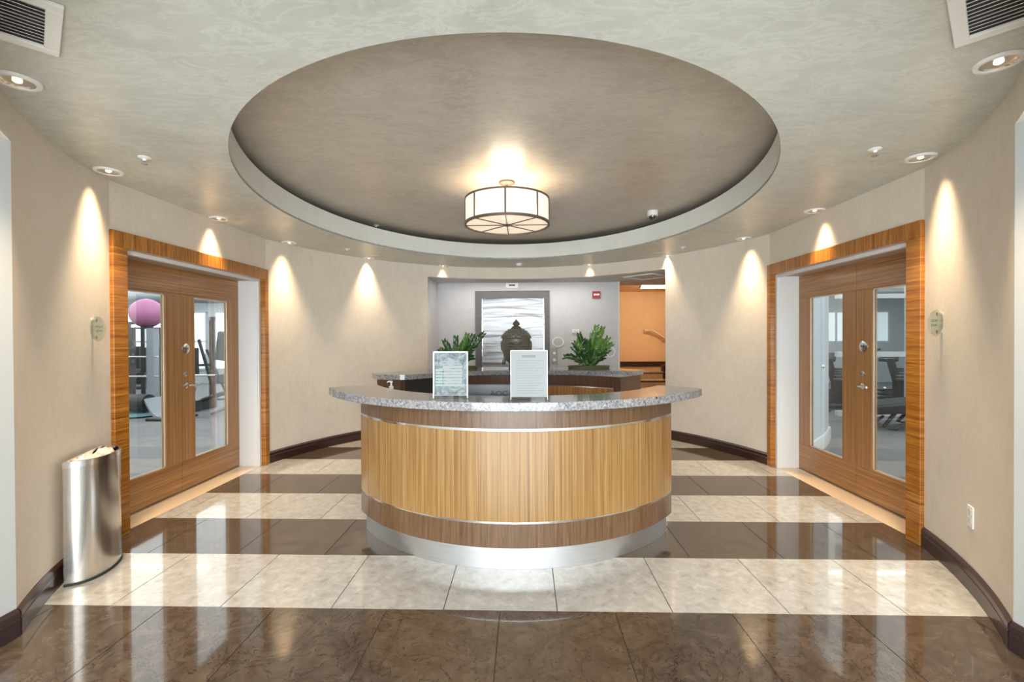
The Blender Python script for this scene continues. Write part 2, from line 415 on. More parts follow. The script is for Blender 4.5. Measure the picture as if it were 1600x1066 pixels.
tr=prism('tray_ceiling',rim(0.45),2.90,2.93,m_tray,ceiling); tr['label']='taupe trowelled plaster inside the oval recess'

# ------------------------------------------------------------------ walls
TH=0.16
def wallseg(name,t0,t1,z0,z1,parent=None,n=24,mat=None,th=TH):
    s=-1 if True else 1
    return sweep(name,arc(t0,t1,n),[(0,z0),(th,z0),(th,z1),(0,z1)],mat or m_wall,parent,side=(1 if t1>t0 else -1))
def flatwall(name,x,y0,y1,z0,z1,s,parent,mat=None):
    return box(name,min(x,x+s*TH),max(x,x+s*TH),y0,y1,z0,z1,mat or m_wall,parent)
DH=2.14                                    # head of the door openings
wl=wallseg('wall_left',tL1,tL0,0,HC,n=14); tag(wl,'curved beige plaster wall beside the left double doors','wall',kind='structure')
wallseg('far_curve',tL2,tBL,0,HC,wl,30)
flatwall('over_door',XFL,DY0,DY1,DH+0.004,HC,-1,wl); flatwall('door_pier',XFL,DY0,3.395,0,DH,-1,wl); flatwall('door_pier',XFL,5.245,DY1,0,DH,-1,wl)
wr=wallseg('wall_right',tR0,tR1,0,HC,n=14); tag(wr,'curved beige plaster wall beside the right double doors','wall',kind='structure')
wallseg('far_curve',tR2,tBR,0,HC,wr,30)
flatwall('over_door',XFR,DY0,DY1,DH+0.004,HC,1,wr); flatwall('door_pier',XFR,DY0,3.395,0,DH,1,wr); flatwall('door_pier',XFR,5.245,DY1,0,DH,1,wr)
wf=wallseg('wall_front',tL0,tR0,HO,HC,n=60); tag(wf,'curved beige header over the entrance opening','wall',kind='structure')
wh=sweep('wall_back',arc(tBR,pi,20)+arc(-pi,tBL,20)[1:],[(0,HO),(TH,HO),(TH,HC+0.3),(0,HC+0.3)],m_wall,side=1); tag(wh,'curved beige header over the elevator lobby opening','wall',kind='structure')
# entrance passage
EL=ell(tL0); ER=ell(tR0)
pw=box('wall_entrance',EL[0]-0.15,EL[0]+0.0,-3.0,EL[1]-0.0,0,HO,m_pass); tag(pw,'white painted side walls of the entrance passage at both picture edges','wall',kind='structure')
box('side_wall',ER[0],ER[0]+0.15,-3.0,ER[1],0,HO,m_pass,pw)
pc=box('ceiling_entrance',-2.9,2.6,-3.0,0.95,HO,HO+0.06,m_white); tag(pc,'white ceiling of the entrance passage','ceiling',kind='structure')
for s,x in ((-1,EL[0]),(1,ER[0])):
    pass
# glazed entrance behind the photographer
ent=thing('window_1','glazed entrance front behind the viewer with slim frames','window',(-0.13,-3.0,0),kind='structure')
for x in (-2.7,-1.3,-0.13,1.05,2.4): box('mullion',x-0.03,x+0.03,-3.06,-3.0,0,HO,m_elevframe,ent)
box('transom',-2.7,2.45,-3.06,-3.0,2.3,HO,m_elevframe,ent)

# elevator lobby
bl=ell(tBL); br=ell(tBR)
LY=8.2; LX0,LX1=-1.55,1.63
lb=box('wall_lobby',LX0-0.14,-0.885,LY,LY+0.15,0,HO,m_grey); tag(lb,'pale grey elevator lobby wall behind the reception desk','wall',kind='structure')
box('wall_panel',0.43,LX1,LY,LY+0.15,0,HO,m_grey,lb); box('over_elevator',-0.885,0.43,LY,LY+0.15,2.285,HO,m_grey,lb)
box('side_wall',LX0-0.14,LX0,bl[1]+0.05,LY,0,HO,m_grey,lb)
o=box('end_trim',LX1,LX1+0.03,LY-0.005,LY+0.15,0,HO,m_wall,lb)
lc=box('ceiling_lobby',LX0-0.2,4.0,6.75,8.8,HO+0.001,HO+0.05,m_grey); tag(lc,'flat soffit above the elevator lobby','ceiling',kind='structure')
# remove the part of the lobby soffit that would project into the oval room
def cutmesh(o,test):
    bm=bmesh.new(); bm.from_mesh(o.data); bmesh.ops.delete(bm,geom=[f for f in bm.faces if test(f.calc_center_median())],context='FACES'); bm.to_mesh(o.data); bm.free()
bpy.data.meshes.remove(lc.data)
poly=[ell(pi+ (tBL+pi) *i/20 if False else 0) for i in range(0)]
pts=arc(tBR,pi,16,0.01)+arc(-pi,tBL,16,0.01)[1:]
poly=[(4.0,pts[0][1])]+pts+[(LX0-0.2,pts[-1][1]),(LX0-0.2,8.8),(4.0,8.8)]
lc=prism('ceiling_lobby',poly,HO+0.001,HO+0.05,m_grey); tag(lc,'flat soffit above the elevator lobby','ceiling',kind='structure')

# stair hall
sh=box('wall_stair',1.5,3.95,12.5,12.6,0,2.7,m_orange); tag(sh,'ochre wall at the top of the stone steps','wall',kind='structure')
box('side_wall',3.75,3.9,7.2,12.5,0,2.7,m_orange,sh); box('side_wall',1.45,1.60,LY+0.16,12.5,0,2.7,m_orange,sh)
sc=box('ceiling_stair',1.45,3.95,8.8,12.6,2.67,2.75,m_orange); tag(sc,'ceiling of the stair hall','ceiling',kind='structure'); box('drop',1.45,3.95,8.78,8.80,HO,2.75,m_orange,sc)
st=thing('stone_steps','tan stone steps rising towards the ochre wall','steps',(2.6,9.85,0),kind='structure')
m_step=stone('step_stone',[(0.3,(0.60,0.42,0.25)),(0.55,(0.70,0.50,0.31)),(0.8,(0.76,0.57,0.37))],5,0.25,(0.36,0.2,0.09),0.04,2)
m_nosing_shade=plain('step_nosing_shade',(0.05,0.022,0.012),0.5)
for k in range(1,5):
    y=9.85+0.3*(k-1); z=0.165*k
    box('step',1.61,3.74,y,y+0.32 if k<4 else 12.49,z-0.165,z-0.012,m_step,st)
    box('tread',1.61,3.74,y-0.02,y+0.30 if k<4 else 12.49,z-0.026,z,m_step,st)
    box('nosing_shadow',1.61,3.74,y-0.021,y-0.002,z-0.052,z-0.027,m_nosing_shade,st)  # dark strip paints the shadow under each nosing
bs=box('baseboard_stair',1.61,3.74,12.47,12.5,0.661,0.80,m_base); tag(bs,'dark baseboard along the ochre wall above the steps','baseboard',kind='structure')
box('skirt',3.16,3.74,10.73,10.90,0.42,0.80,m_base,bs)
hr=thing('handrail','pale handrail fixed to the ochre stair wall','handrail',(3.2,12.4,0.662))
tube('rail',[(3.15,12.38,1.63),(3.36,12.38,1.63),(3.72,12.38,1.40)],0.028,m_thresh,hr)
for x,z in ((3.28,1.60),(3.62,1.43)): tube('bracket',[(x,12.49,z-0.07),(x,12.42,z-0.07),(x,12.38,z)],0.010,m_chrome,hr)
fl=thing('fluorescent_light','bright fluorescent wrap light on the stair hall ceiling','light',(3.1,10.75,2.67))
box('diffuser',2.66,3.7,10.66,10.84,2.585,2.662,emis('fluorescent_diffuser',(1.0,0.84,0.58),20),fl); box('end_cap',2.63,2.66,10.65,10.85,2.58,2.665,m_white,fl)
hp=thing('ceiling_hatch','square white framed access hatch in the soffit by the stairs','hatch',(1.9,7.55,HO))
hpm=Matrix.Rotation(0.75,4,'Z')
def rbox(nm,a,b,c,d,z0,z1,mat): 
    V=[hpm@Vector(v)+Vector((1.95,7.5,0)) for v in bv(a,b,c,d,z0,z1)]; mk(nm,V,BF,mat,hp)
rbox('panel',-0.24,0.24,-0.24,0.24,HO-0.006,HO,m_grey)
for a in ((-0.27,0.27,-0.27,-0.24),(-0.27,0.27,0.24,0.27),(-0.27,-0.24,-0.24,0.24),(0.24,0.27,-0.24,0.24)): rbox('frame_bar',*a,HO-0.014,HO,m_white)

# baseboards
BP=[(0,0.001),(-0.020,0.001),(-0.020,0.082),(-0.015,0.088),(-0.020,0.092),(-0.018,0.118),(-0.006,0.135),(0,0.135)]
b1=sweep('baseboard_left',arc(tL1,tL0,14),BP,m_base,side=1); tag(b1,'dark stained baseboard of the left curved wall','baseboard',kind='structure')
sweep('baseboard_run',arc(tL2,tBL,24),BP,m_base,b1,side=-1)
b2=sweep('baseboard_right',arc(tR1,tR0,14),BP,m_base,side=-1); tag(b2,'dark stained baseboard of the right curved wall','baseboard',kind='structure')
sweep('baseboard_run',arc(tR2,tBR,24),BP,m_base,b2,side=1)
b3=sweep('baseboard_entrance',[(EL[0],EL[1]),(EL[0],-2.9)],BP,m_ebase,side=1); tag(b3,'nearly black baseboards of the entrance passage walls','baseboard',kind='structure')
sweep('baseboard_run',[(ER[0],ER[1]),(ER[0],-2.9)],BP,m_ebase,b3,side=-1)
for o in (b1,b2,b3): pass

# ------------------------------------------------------------------ doors
def door_set(s, XF, XD, n0, labA, labB, labT):
    # casing: s=-1 left, +1 right
    tr=thing('trim_%d'%(1 if s<0 else 2),labT,'door frame',(XF,4.29,0),kind='structure')
    def bx(nm,xa,xb,*r,**k): return box(nm,min(xa,xb),max(xa,xb),*r,**k)
    for y0,y1 in ((DY0,3.40),(5.24,5.345-0.04)):
        o=bx('casing_upright',XF-s*0.03,XF+s*0.03,y0-0.005,y1,0.001,DH,m_zh,tr); bevel_obj(o,0.003,1)
    o=bx('casing_head',XF-s*0.03,XF+s*0.03,DY0-0.005,5.305,DH,2.258,m_zt,tr); bevel_obj(o,0.003,1)
    # white jamb lining
    bx('jamb',XF+s*0.03,XD+s*0.05,5.205,5.246,0.001,DH+0.003,m_white,tr); bx('jamb',XF+s*0.03,XD+s*0.05,3.394,3.42,0.001,DH,m_white,tr)
    bx('jamb_stop',XF+s*0.045,XF+s*0.07,5.195,5.205,0.001,DH-0.03,m_white,tr)
    bx('head_lining',XF+s*0.07,XD+s*0.05,3.42,5.205,DH-0.02,DH+0.003,m_soff,tr)
    bx('head_stop',XF+s*0.03,XF+s*0.0699,3.42,5.205,DH-0.030,DH+0.003,m_white,tr)
    bx('sill_strip',XD-s*0.03,XD+s*0.02,3.42,5.2,0.001,0.008,m_chrome,tr)
    # leaves
    ym=4.315; leaves=((3.422,ym-0.002,labA),(ym+0.002,5.203,labB))
    x0,x1=XD,XD+s*0.045
    for i,(ya,yb,lab) in enumerate(leaves):
        L=thing('door_%d'%(n0+i),lab,'door',(XD,(ya+yb)/2,0.0),kind='structure')
        g0,g1=ya+0.185,yb-0.185; zb,zt=0.285,1.87; zT=DH-0.022
        bx('bottom_rail',x0,x1,ya,yb,0.012,zb,m_doorh,L); bx('top_rail',x0,x1,ya,yb,zt,zT,m_doorh,L)
        bx('stile',x0,x1,ya,g0,zb+0.001,zt-0.001,m_doorv,L); bx('stile',x0,x1,g1,yb,zb+0.001,zt-0.001,m_doorv,L)
        xg=XD+s*0.02
        p=bx('pane',xg-0.003,xg+0.003,g0,g1,zb,zt,m_glass,L)
        for a in ((g0,g0+0.010,zb,zt),(g1-0.010,g1,zb,zt),(g0,g1,zb,zb+0.010),(g0,g1,zt-0.010,zt)):
            bx('glazing_bead',xg-s*0.003,xg-s*0.012,a[0],a[1],a[2],a[3],m_thresh,L)
        if i==(1 if s<0 else 0):
            yc=ya+0.055 if s<0 else yb-0.085
            dr=1 if s<0 else -1
            xs=XD-s*0.001
            R=Matrix.Rotation(-s*pi/2,3,'Y')
            h=lathe('lever_rose',[(0,0),(0.027,0),(0.027,0.008),(0.022,0.012),(0,0.012)],m_chrome,L,(xs,yc,1.01),24,rot=Matrix.Rotation(-s*pi/2,3,'Y') )
            tube('lever_handle',[(xs,yc,1.01),(xs-s*0.045,yc,1.01),(xs-s*0.055,yc+dr*0.012,1.01),(xs-s*0.055,yc+dr*0.115,1.008)],[0.011,0.011,0.011,0.009],m_chrome,h)
            lathe('lock_cylinder',[(0,0),(0.024,0),(0.024,0.006),(0.014,0.012),(0.013,0.016),(0,0.016)],m_chrome,L,(xs,yc,1.122),20,rot=R)
            pl=lathe('sign_disc',[(0,0),(0.050,0),(0.050,0.004),(0.046,0.006),(0,0.006)],m_chrome,L,(xs,yc+dr*0.005,1.366),32,rot=R)
            rt_=Matrix(((0,0,-s),(s*1.0,0,0),(0,1,0))) if False else Matrix(((0,0,-s),(-s*-1.0,0,0),(0,1,0)))
            rt_=Matrix(((0,0,-s),(-s*-1,0,0),(0,1,0))) if s<0 else Matrix(((0,0,-1),(-1,0,0),(0,1,0)))
            if s<0: rt_=Matrix(((0,0,1),(1,0,0),(0,1,0)))
            text('lettering','PUSH',0.026,m_black,pl,(xs-s*0.0065,yc+dr*0.005,1.366),rt_,0.0006)
    return tr
door_set(-1,XFL,XDL,1,'teak door leaf with tall glass pane nearest the steel bin','teak door leaf with lever handle farther from the steel bin','striped zebrano casing around the left double doors')
door_set(1,XFR,XDR,3,'teak door leaf with lever handle nearest the wall outlet','teak door leaf with tall glass showing a pale blue wall','striped zebrano casing around the right double doors')

# ------------------------------------------------------------------ reception desk
DC=(-0.082,4.27); DR=1.412
def darc(r,a0,a1,n=48,c=DC): return [(c[0]+r*sin(radians(a0+(a1-a0)*i/n)),c[1]-r*cos(radians(a0+(a1-a0)*i/n))) for i in range(n+1)]
A0,A1=-56,55.5
desk=thing('reception_desk','curved reception desk in striped veneer on a steel plinth','desk',(DC[0],DC[1]-DR,0))
def dring(nm,r0,r1,z0,z1,mat,a0=A0,a1=A1,parent=None,c=DC,n=56): 
    return sweep(nm,darc(r1,a0,a1,n,c),[(0,z0),(0,z1),(-(r1-r0),z1),(-(r1-r0),z0)],mat,parent or desk,side=1)
o=dring('kick_plate',DR-0.20,DR-0.038,0.001,0.150,m_kick); o['label']='brushed stainless steel plinth'
dring('lower_band',DR-0.20,DR,0.150,0.300,m_band)
dring('metal_strip',DR-0.19,DR-0.006,0.300,0.313,m_strip)
dring('front_panel',DR-0.20,DR,0.313,0.876,m_ven)
dring('metal_strip',DR-0.19,DR-0.004,0.876,0.892,m_strip)
dring('upper_band',DR-0.20,DR-0.001,0.892,1.008,m_band)
o=dring('worktop',DR-0.72,DR-0.201,0.735,0.765,m_band2,A0+4,A1-4); o['label']='lower inner work surface'
# granite top
GC=(-0.085,4.51); GR=1.715
gout=[(GC[0]+GR*sin(radians(a)),GC[1]-GR*cos(radians(a))) for a in [-60.7+i*(116.8/60) for i in range(61)]]
IC=(-0.07,4.417); IR=1.293
ia0=math.degrees(atan2(-1.293-IC[0],-(3.892-IC[1]))); ia1=math.degrees(atan2(1.114-IC[0],-(3.804-IC[1])))
gin=[(IC[0]+IR*sin(radians(a)),IC[1]-IR*cos(radians(a))) for a in [ia0+i*((ia1-ia0)/50) for i in range(51)]]
top=prism('granite_countertop',gout+gin[::-1],1.009,1.065,m_gran); bevel_obj(top,0.004,2)
tag(top,'crescent of polished grey granite topping the front of the reception desk','countertop')

# rear desk
BC=(-0.06,4.0); BR=1.64
bd=thing('rear_counter','concave brown rear counter behind the reception desk','counter',(BC[0],BC[1]+BR,0))
def barc(r,a0,a1,n=40): return [(BC[0]+r*sin(radians(a0+(a1-a0)*i/n)),BC[1]+r*cos(radians(a0+(a1-a0)*i/n))) for i in range(n+1)]
def bring(nm,z0,z1,mat,a0,a1,r0=BR,d=0.42): return sweep(nm,barc(r0,a0,a1),[(0,z0),(0,z1),(d,z1),(d,z0)],mat,bd,side=-1)
BA0,BA1=-52,40
bring('plinth',0.001,0.12,m_black,BA0,BA1,BR+0.03,0.36)
bring('front_panel',0.12,0.868,m_ven2,-30,BA1); bring('metal_strip',0.868,0.882,m_strip,-30,BA1,BR-0.004,0.3); bring('upper_band',0.882,1.010,m_band2,-30,BA1)
o=bring('niche_dark_panel',0.12,1.010,m_black,BA0+1.5,-30.1); o['label']='black panel for the dark open niche at the left end'  # solid panel, its black stands for the niche's shaded inside
bring('end_panel',0.12,1.010,m_band2,BA0-0.5,BA0+1.4,BR-0.01,0.44); bring('end_panel',0.12,1.010,m_band2,BA1+0.1,BA1+3.2,BR-0.006,0.44)
def crom(P,n=8):
    out=[]
    for i in range(len(P)-1):
        p0=P[max(i-1,0)];p1=P[i];p2=P[i+1];p3=P[min(i+2,len(P)-1)]
        for k in range(n):
            t=k/n; out.append(tuple(0.5*((2*p1[j])+(-p0[j]+p2[j])*t+(2*p0[j]-5*p1[j]+4*p2[j]-p3[j])*t*t+(-p0[j]+3*p1[j]-3*p2[j]+p3[j])*t**3) for j in (0,1)))
    out.append(P[-1]); return out
gf=crom([(-1.60,4.95),(-1.25,4.93),(-0.95,5.25),(-0.45,5.52),(0.15,5.56),(0.70,5.47),(1.24,5.36)])
gb=crom([(1.42,5.62),(1.0,5.95),(0.5,6.13),(-0.06,6.20),(-0.7,6.10),(-1.3,5.70),(-1.72,5.15)])
rt2=prism('granite_countertop',gf+gb,1.011,1.065,m_gran); tag(rt2,'grey granite top of the rear counter carrying the plants','countertop')

# ------------------------------------------------------------------ ceiling lamp
LX,LYc=-0.165,4.30
lamp=thing('drum_lamp','round drum ceiling lamp with cream panels and bronze frame','lamp',(LX,LYc,2.90))
R0=0.387; zb,zt=2.495,2.737
m_shade=plain('lamp_shade_fabric',(0.60,0.54,0.46),0.7,emit=(1.0,0.89,0.73),es=0.38)
m_diff=plain('lamp_diffuser',(0.55,0.48,0.40),0.6,emit=(1.0,0.84,0.64),es=0.36)
def cyl(nm,r,z0,z1,mat,th=0.003): return lathe(nm,[(r,z0),(r,z1),(r-th,z1),(r-th,z0),(r,z0)],mat,lamp,(LX,LYc,0),72)
NP=8
for i in range(NP):
    a0=2*pi*i/NP+0.02-pi/2; a1=2*pi*(i+1)/NP-0.02-pi/2
    V=[];F=[];n=10
    for k in range(n+1):
        a=a0+(a1-a0)*k/n
        for r in (R0-0.004,R0-0.007):
            for z in (zb+0.02,zt-0.012): V.append((LX+r*cos(a),LYc+r*sin(a),z))
    for k in range(n):
        i0=k*4; j0=i0+4; F+=[(i0,j0,j0+1,i0+1),(i0+2,i0+3,j0+3,j0+2),(i0,i0+2,j0+2,j0),(i0+1,j0+1,j0+3,i0+3)]
    F+=[(0,1,3,2),(n*4,n*4+2,n*4+3,n*4+1)]
    mk('shade_panel',V,F,m_shade,lamp,smooth=True)
    a=2*pi*i/NP-pi/2
    tube('rib',[(LX+R0*cos(a),LYc+R0*sin(a),zb+0.01),(LX+R0*cos(a),LYc+R0*sin(a),zt)],0.0075,m_bronze,lamp,8)
    tube('spoke',[(LX+0.03*cos(a),LYc+0.03*sin(a),zb+0.006),(LX+(R0-0.005)*cos(a),LYc+(R0-0.005)*sin(a),zb+0.006)],0.005,m_bronze,lamp,8)
cyl('top_ring',R0+0.006,zt-0.014,zt,m_bronze,0.012); cyl('bottom_ring',R0+0.006,zb,zb+0.022,m_bronze,0.016)
lathe('diffuser',[(0,zb+0.012),(R0-0.011,zb+0.012),(R0-0.011,zb+0.015),(0,zb+0.015)],m_diff,lamp,(LX,LYc,0),64)
lathe('centre_finial',[(0,zb-0.006),(0.02,zb-0.004),(0.03,zb+0.004),(0.03,zb+0.012),(0,zb+0.012)],m_bronze,lamp,(LX,LYc,0),24)
lathe('canopy',[(0,2.90),(0.075,2.90),(0.075,2.885),(0.05,2.872),(0.012,2.868),(0.012,zb+0.02),(0,zb+0.02)],m_bronze,lamp,(LX,LYc,0),32)
def point(nm,loc,e,col,r=0.05):
    l=bpy.data.lights.new(nm,'POINT'); l.energy=e; l.color=col; l.shadow_soft_size=r
    o=bpy.data.objects.new(nm,l); COL.objects.link(o); o.location=loc; return o
point('drum_lamp_bulb',(LX,LYc,2.60),11,(1.0,0.82,0.60),0.16)

# ------------------------------------------------------------------ recessed downlights
m_trimw=plain('fixture_white',(0.80,0.79,0.76),0.4)
m_refl=plain('downlight_reflector',(0.80,0.76,0.70),0.18,1)
m_bulb=emis('downlight_bulb',(1.0,0.84,0.66),0.8)
def local_mesh(o):
    me=o.data; COL.objects.unlink(o); bpy.data.objects.remove(o); return me
RM=local_mesh(lathe('trim_ring',[(0.084,0.0),(0.083,-0.007),(0.078,-0.012),(0.064,-0.012),(0.060,-0.008),(0.058,0.0)],m_trimw,seg=36,local=True))
CM=local_mesh(lathe('reflector',[(0.060,-0.009),(0.054,-0.005),(0.044,-0.0025),(0.028,-0.0012),(0,-0.001)],m_refl,seg=36,local=True))
BM=local_mesh(lathe('bulb',[(0,-0.012),(0.010,-0.011),(0.017,-0.006),(0.017,-0.003),(0,-0.0015)],m_bulb,seg=20,local=True))
def part(nm,me,parent,loc=(0,0,0)):
    o=bpy.data.objects.new(nm,me); COL.objects.link(o); o.parent=parent; o.location=loc; return o
DL=[(-2.255,2.005,'recessed downlight at the upper left picture edge'),(-2.85,3.10,'recessed downlight just before the left double doors'),(-2.93,4.36,'recessed downlight above the middle of the left double doors'),
    (-2.83,5.49,'recessed downlight just past the left double doors'),(-2.25,6.62,'recessed downlight over the far left curved wall'),(-1.31,7.38,'recessed downlight over the left end of the lobby header'),
    (1.02,7.40,'recessed downlight over the lobby header near the red alarm'),(2.02,6.66,'recessed downlight over the wall right of the stair opening'),(2.57,5.53,'recessed downlight just past the right double doors'),
    (2.66,4.34,'recessed downlight above the middle of the right double doors'),(2.56,3.08,'recessed downlight just before the right double doors'),(2.00,2.02,'recessed downlight at the upper right picture edge')]
for x,y,lab in DL:
    t=thing('recessed_downlight',lab,'light',(x,y,HC-0.001),group='recessed downlights round the ceiling edge')
    part('trim_ring',RM,t); part('reflector',CM,t,(0,0,-0.0035*0)); part('bulb',BM,t)
    # the hole's void is modelled as a shallow can, so sink it through the plaster
    l=bpy.data.lights.new('downlight_beam','SPOT'); l.energy=24; l.color=(1.0,0.72,0.43); l.spot_size=radians(66); l.spot_blend=1.0; l.shadow_soft_size=0.06
    if y>7: l.energy=3.5
    o=bpy.data.objects.new('downlight_beam',l); COL.objects.link(o); o.location=(x,y,HC-0.02)
    dx,dy=(x-CX)/RA**2,(y-CY)/RB**2; k=hypot(dx,dy); dx/=k; dy/=k
    if abs(y-4.29)<1.0: dx,dy=(-1 if x<0 else 1),0
    o.rotation_euler=Vector((dx*0.16,dy*0.16,-1)).to_track_quat('-Z','Y').to_euler()
    l2=bpy.data.lights.new('downlight_pool','SPOT'); l2.energy=95 if y<7 else 50; l2.color=(1.0,0.78,0.53); l2.spot_size=radians(72); l2.spot_blend=1.0; l2.shadow_soft_size=0.06
    o2=bpy.data.objects.new('downlight_pool',l2); COL.objects.link(o2); o2.location=(x,y,HC-0.02); o2.rotation_euler=Vector((dx*-0.20,dy*-0.20,-1)).to_track_quat('-Z','Y').to_euler()
# sprinklers
SM=local_mesh(lathe('escutcheon',[(0,0.0),(0.036,0.0),(0.036,-0.003),(0.022,-0.009),(0.012,-0.010),(0.010,-0.022),(0,-0.022)],m_trimw,seg=28,local=True))
SD=local_mesh(lathe('deflector',[(0,-0.040),(0.018,-0.040),(0.018,-0.043),(0,-0.043)],m_chrome,seg=20,local=True))
SF=local_mesh(boxes('frame_arms',[(-0.012,-0.009,-0.002,0.002,-0.041,-0.015),(0.009,0.012,-0.002,0.002,-0.041,-0.015),(-0.003,0.003,-0.003,0.003,-0.041,-0.02)],m_chrome,local=True))
for x,y,z,lab in ((-2.415,2.885,HC,'ceiling sprinkler beside the downlight near the left doors'),(-2.30,5.93,HC,'ceiling sprinkler by the far left downlights'),(2.167,2.938,HC,'ceiling sprinkler beside the downlight near the right doors'),(2.03,6.03,HC,'ceiling sprinkler by the far right downlights'),
                  (-1.90,5.88,2.90,'ceiling sprinkler inside the oval recess on the left'),(1.73,5.92,2.90,'ceiling sprinkler inside the oval recess behind the dome camera')):
    t=thing('sprinkler',lab,'sprinkler',(x,y,z-0.0005),group='ceiling sprinklers'); part('escutcheon',SM,t); part('deflector',SD,t); part('frame_arms',SF,t)
# speakers
for x,y,lab in ((-2.117,6.46,'flat round ceiling speaker above the far left wall'),(1.839,6.475,'flat round ceiling speaker near the stair opening')):
    t=thing('ceiling_speaker',lab,'speaker',(x,y,HC-0.0005),group='ceiling speakers')
    lathe('grille',[(0,-0.005),(0.095,-0.004),(0.10,0)],plain('speaker_grille',(0.62,0.58,0.52),0.6),t,seg=36,local=True); lathe('rim',[(0.10,0),(0.10,-0.006),(0.11,-0.006),(0.115,0)],m_ceil,t,seg=36,local=True)
t=thing('smoke_detector','small white smoke detector on the ceiling above the elevator','detector',(-0.094,7.25,HC-0.0005))
lathe('base',[(0,0),(0.055,0),(0.055,-0.015),(0,-0.015)],m_trimw,t,seg=32,local=True); lathe('sensor_head',[(0.046,-0.015),(0.042,-0.03),(0.025,-0.04),(0,-0.041)],m_trimw,t,seg=32,local=True)
t=thing('dome_camera','white dome security camera in the oval ceiling recess','camera',(1.46,5.35,2.8995))
lathe('housing',[(0,0),(0.058,0),(0.062,-0.02),(0.060,-0.055),(0.046,-0.062),(0,-0.062)],m_trimw,t,seg=36,local=True); lathe('dome',[(0.044,-0.062),(0.042,-0.078),(0.030,-0.097),(0.012,-0.106),(0,-0.107)],plain('camera_dome',(0.02,0.02,0.025),0.05,coat=1),t,seg=32,local=True)

# air vents
def vent(lab,c,ang,w,h,sl=1):
    t=thing('air_vent',lab,'vent',(c[0],c[1],HC-0.0005),ang,'ceiling air vents')
    b=0.045
    for a in ((-w/2,w/2,-h/2,-h/2+b),(-w/2,w/2,h/2-b,h/2),(-w/2,-w/2+b,-h/2+b,h/2-b),(w/2-b,w/2,-h/2+b,h/2-b)):
        bevel_obj(box('frame_bar',a[0],a[1],a[2],a[3],-0.014,0,m_trimw,t,local=True),0.002,1)
    box('backing',-w/2+b,w/2-b,-h/2+b,h/2-b,-0.002,0,plain('duct_dark',(0.13,0.13,0.13),0.9),t,local=True)
    n=12; bw=(h-2*b)/n
    for i in range(n):
        y=-h/2+b+bw*(i+0.5)
        f=sl
        V=[(-w/2+b,y-f*bw*0.46,-0.004),(w/2-b,y-f*bw*0.46,-0.004),(w/2-b,y+f*bw*0.36,-0.013),(-w/2+b,y+f*bw*0.36,-0.013),(-w/2+b,y-f*bw*0.46,-0.0025),(w/2-b,y-f*bw*0.46,-0.0025),(w/2-b,y+f*bw*0.36,-0.0115),(-w/2+b,y+f*bw*0.36,-0.0115)]
        mk('slat',V,BF,m_trimw,t,local=True)
# left vent: corners (-1.883,1.832) near right-lower ; (-1.631,1.601) right-upper
def vent_from(lab,p,q,s):
    # p far corner, q near corner of the inner edge ; s=-1 extends left
    e=Vector((q[0]-p[0],q[1]-p[1])); L=e.length; d=e.normalized(); nrm=Vector((d.y,-d.x))
    if nrm.x*s<0: nrm=-nrm
    w=0.62; c=Vector(((p[0]+q[0])/2,(p[1]+q[1])/2))+nrm*w/2
    vent(lab,(c.x,c.y),atan2(nrm.y,nrm.x),w,L,-s)
vent_from('white louvred air vent in the top left corner of the ceiling',(-1.883,1.832),(-1.59,1.565),-1)
vent_from('white louvred air vent in the top right corner of the ceiling',(1.713,1.904),(1.42,1.61),1)

# ------------------------------------------------------------------ elevator
et=thing('trim_3','dark laminate frame around the elevator doors','door frame',(-0.23,LY,0),kind='structure')
box('frame_upright',-0.885,-0.775,LY-0.02,LY+0.10,0.001,2.285,m_elevframe,et); box('frame_upright',0.335,0.43,LY-0.02,LY+0.10,0.001,2.285,m_elevframe,et); box('frame_head',-0.775,0.335,LY-0.02,LY+0.10,2.16,2.285,m_elevframe,et)
for i,(a,b,lab) in enumerate(((-0.774,-0.2285,'left brushed steel elevator door behind the statue'),(-0.2255,0.334,'right brushed steel elevator door behind the statue'))):
    d=thing('door_%d'%(5+i),lab,'elevator door',((a+b)/2,LY+0.05,0.0),kind='structure')
    box('panel',a,b,LY+0.05,LY+0.08,0.012,2.158,m_elev,d)
    box('edge_strip',(a+0.0) if i==0 else b-0.012,(a+0.012) if i==0 else b,LY+0.044,LY+0.0499,0.012,2.158,m_strip,d)
s=thing('floor_indicator','white floor indicator box above the elevator doors','display',(-0.233,LY,2.38)); bevel_obj(box('housing',-0.343,-0.123,LY-0.03,LY,2.335,2.425,m_trimw,s),0.005); box('display_window',-0.288,-0.178,LY-0.032,LY-0.0305,2.365,2.395,plain('display_dark',(0.06,0.01,0.012),0.2),s)
s=thing('fire_alarm','red wall fire alarm with white strip right of the elevator','alarm',(1.25,LY,2.2)); bevel_obj(box('body',1.18,1.32,LY-0.04,LY,2.14,2.265,plain('alarm_red',(0.36,0.02,0.03),0.4),s),0.006); box('strobe_lens',1.20,1.30,LY-0.052,LY-0.0405,2.19,2.22,m_trimw,s)
def oval(nm,lab,x,z,rx,rz,cat='sign'):
    t=thing(nm,lab,cat,(x,LY,z)); R=Matrix.Rotation(pi/2,3,'X')
    lathe('border',[(0.80,0.0),(0.80,0.012),(1.0,0.012),(1.0,0.0)],m_trimw,t,(x,LY-0.0005,z),40,rot=Matrix(((rx,0,0),(0,0,-1),(0,rz,0)))); lathe('plate',[(0,0.0),(0.80,0.0),(0.80,0.008),(0,0.008)],plain(nm+'_plate',(0.42,0.45,0.44),0.4),t,(x,LY-0.0005,z),40,rot=Matrix(((rx,0,0),(0,0,-1),(0,rz,0))))
    return t
oval('oval_sign','white rimmed oval sign right of the elevator frame',0.577,1.375,0.105,0.088)
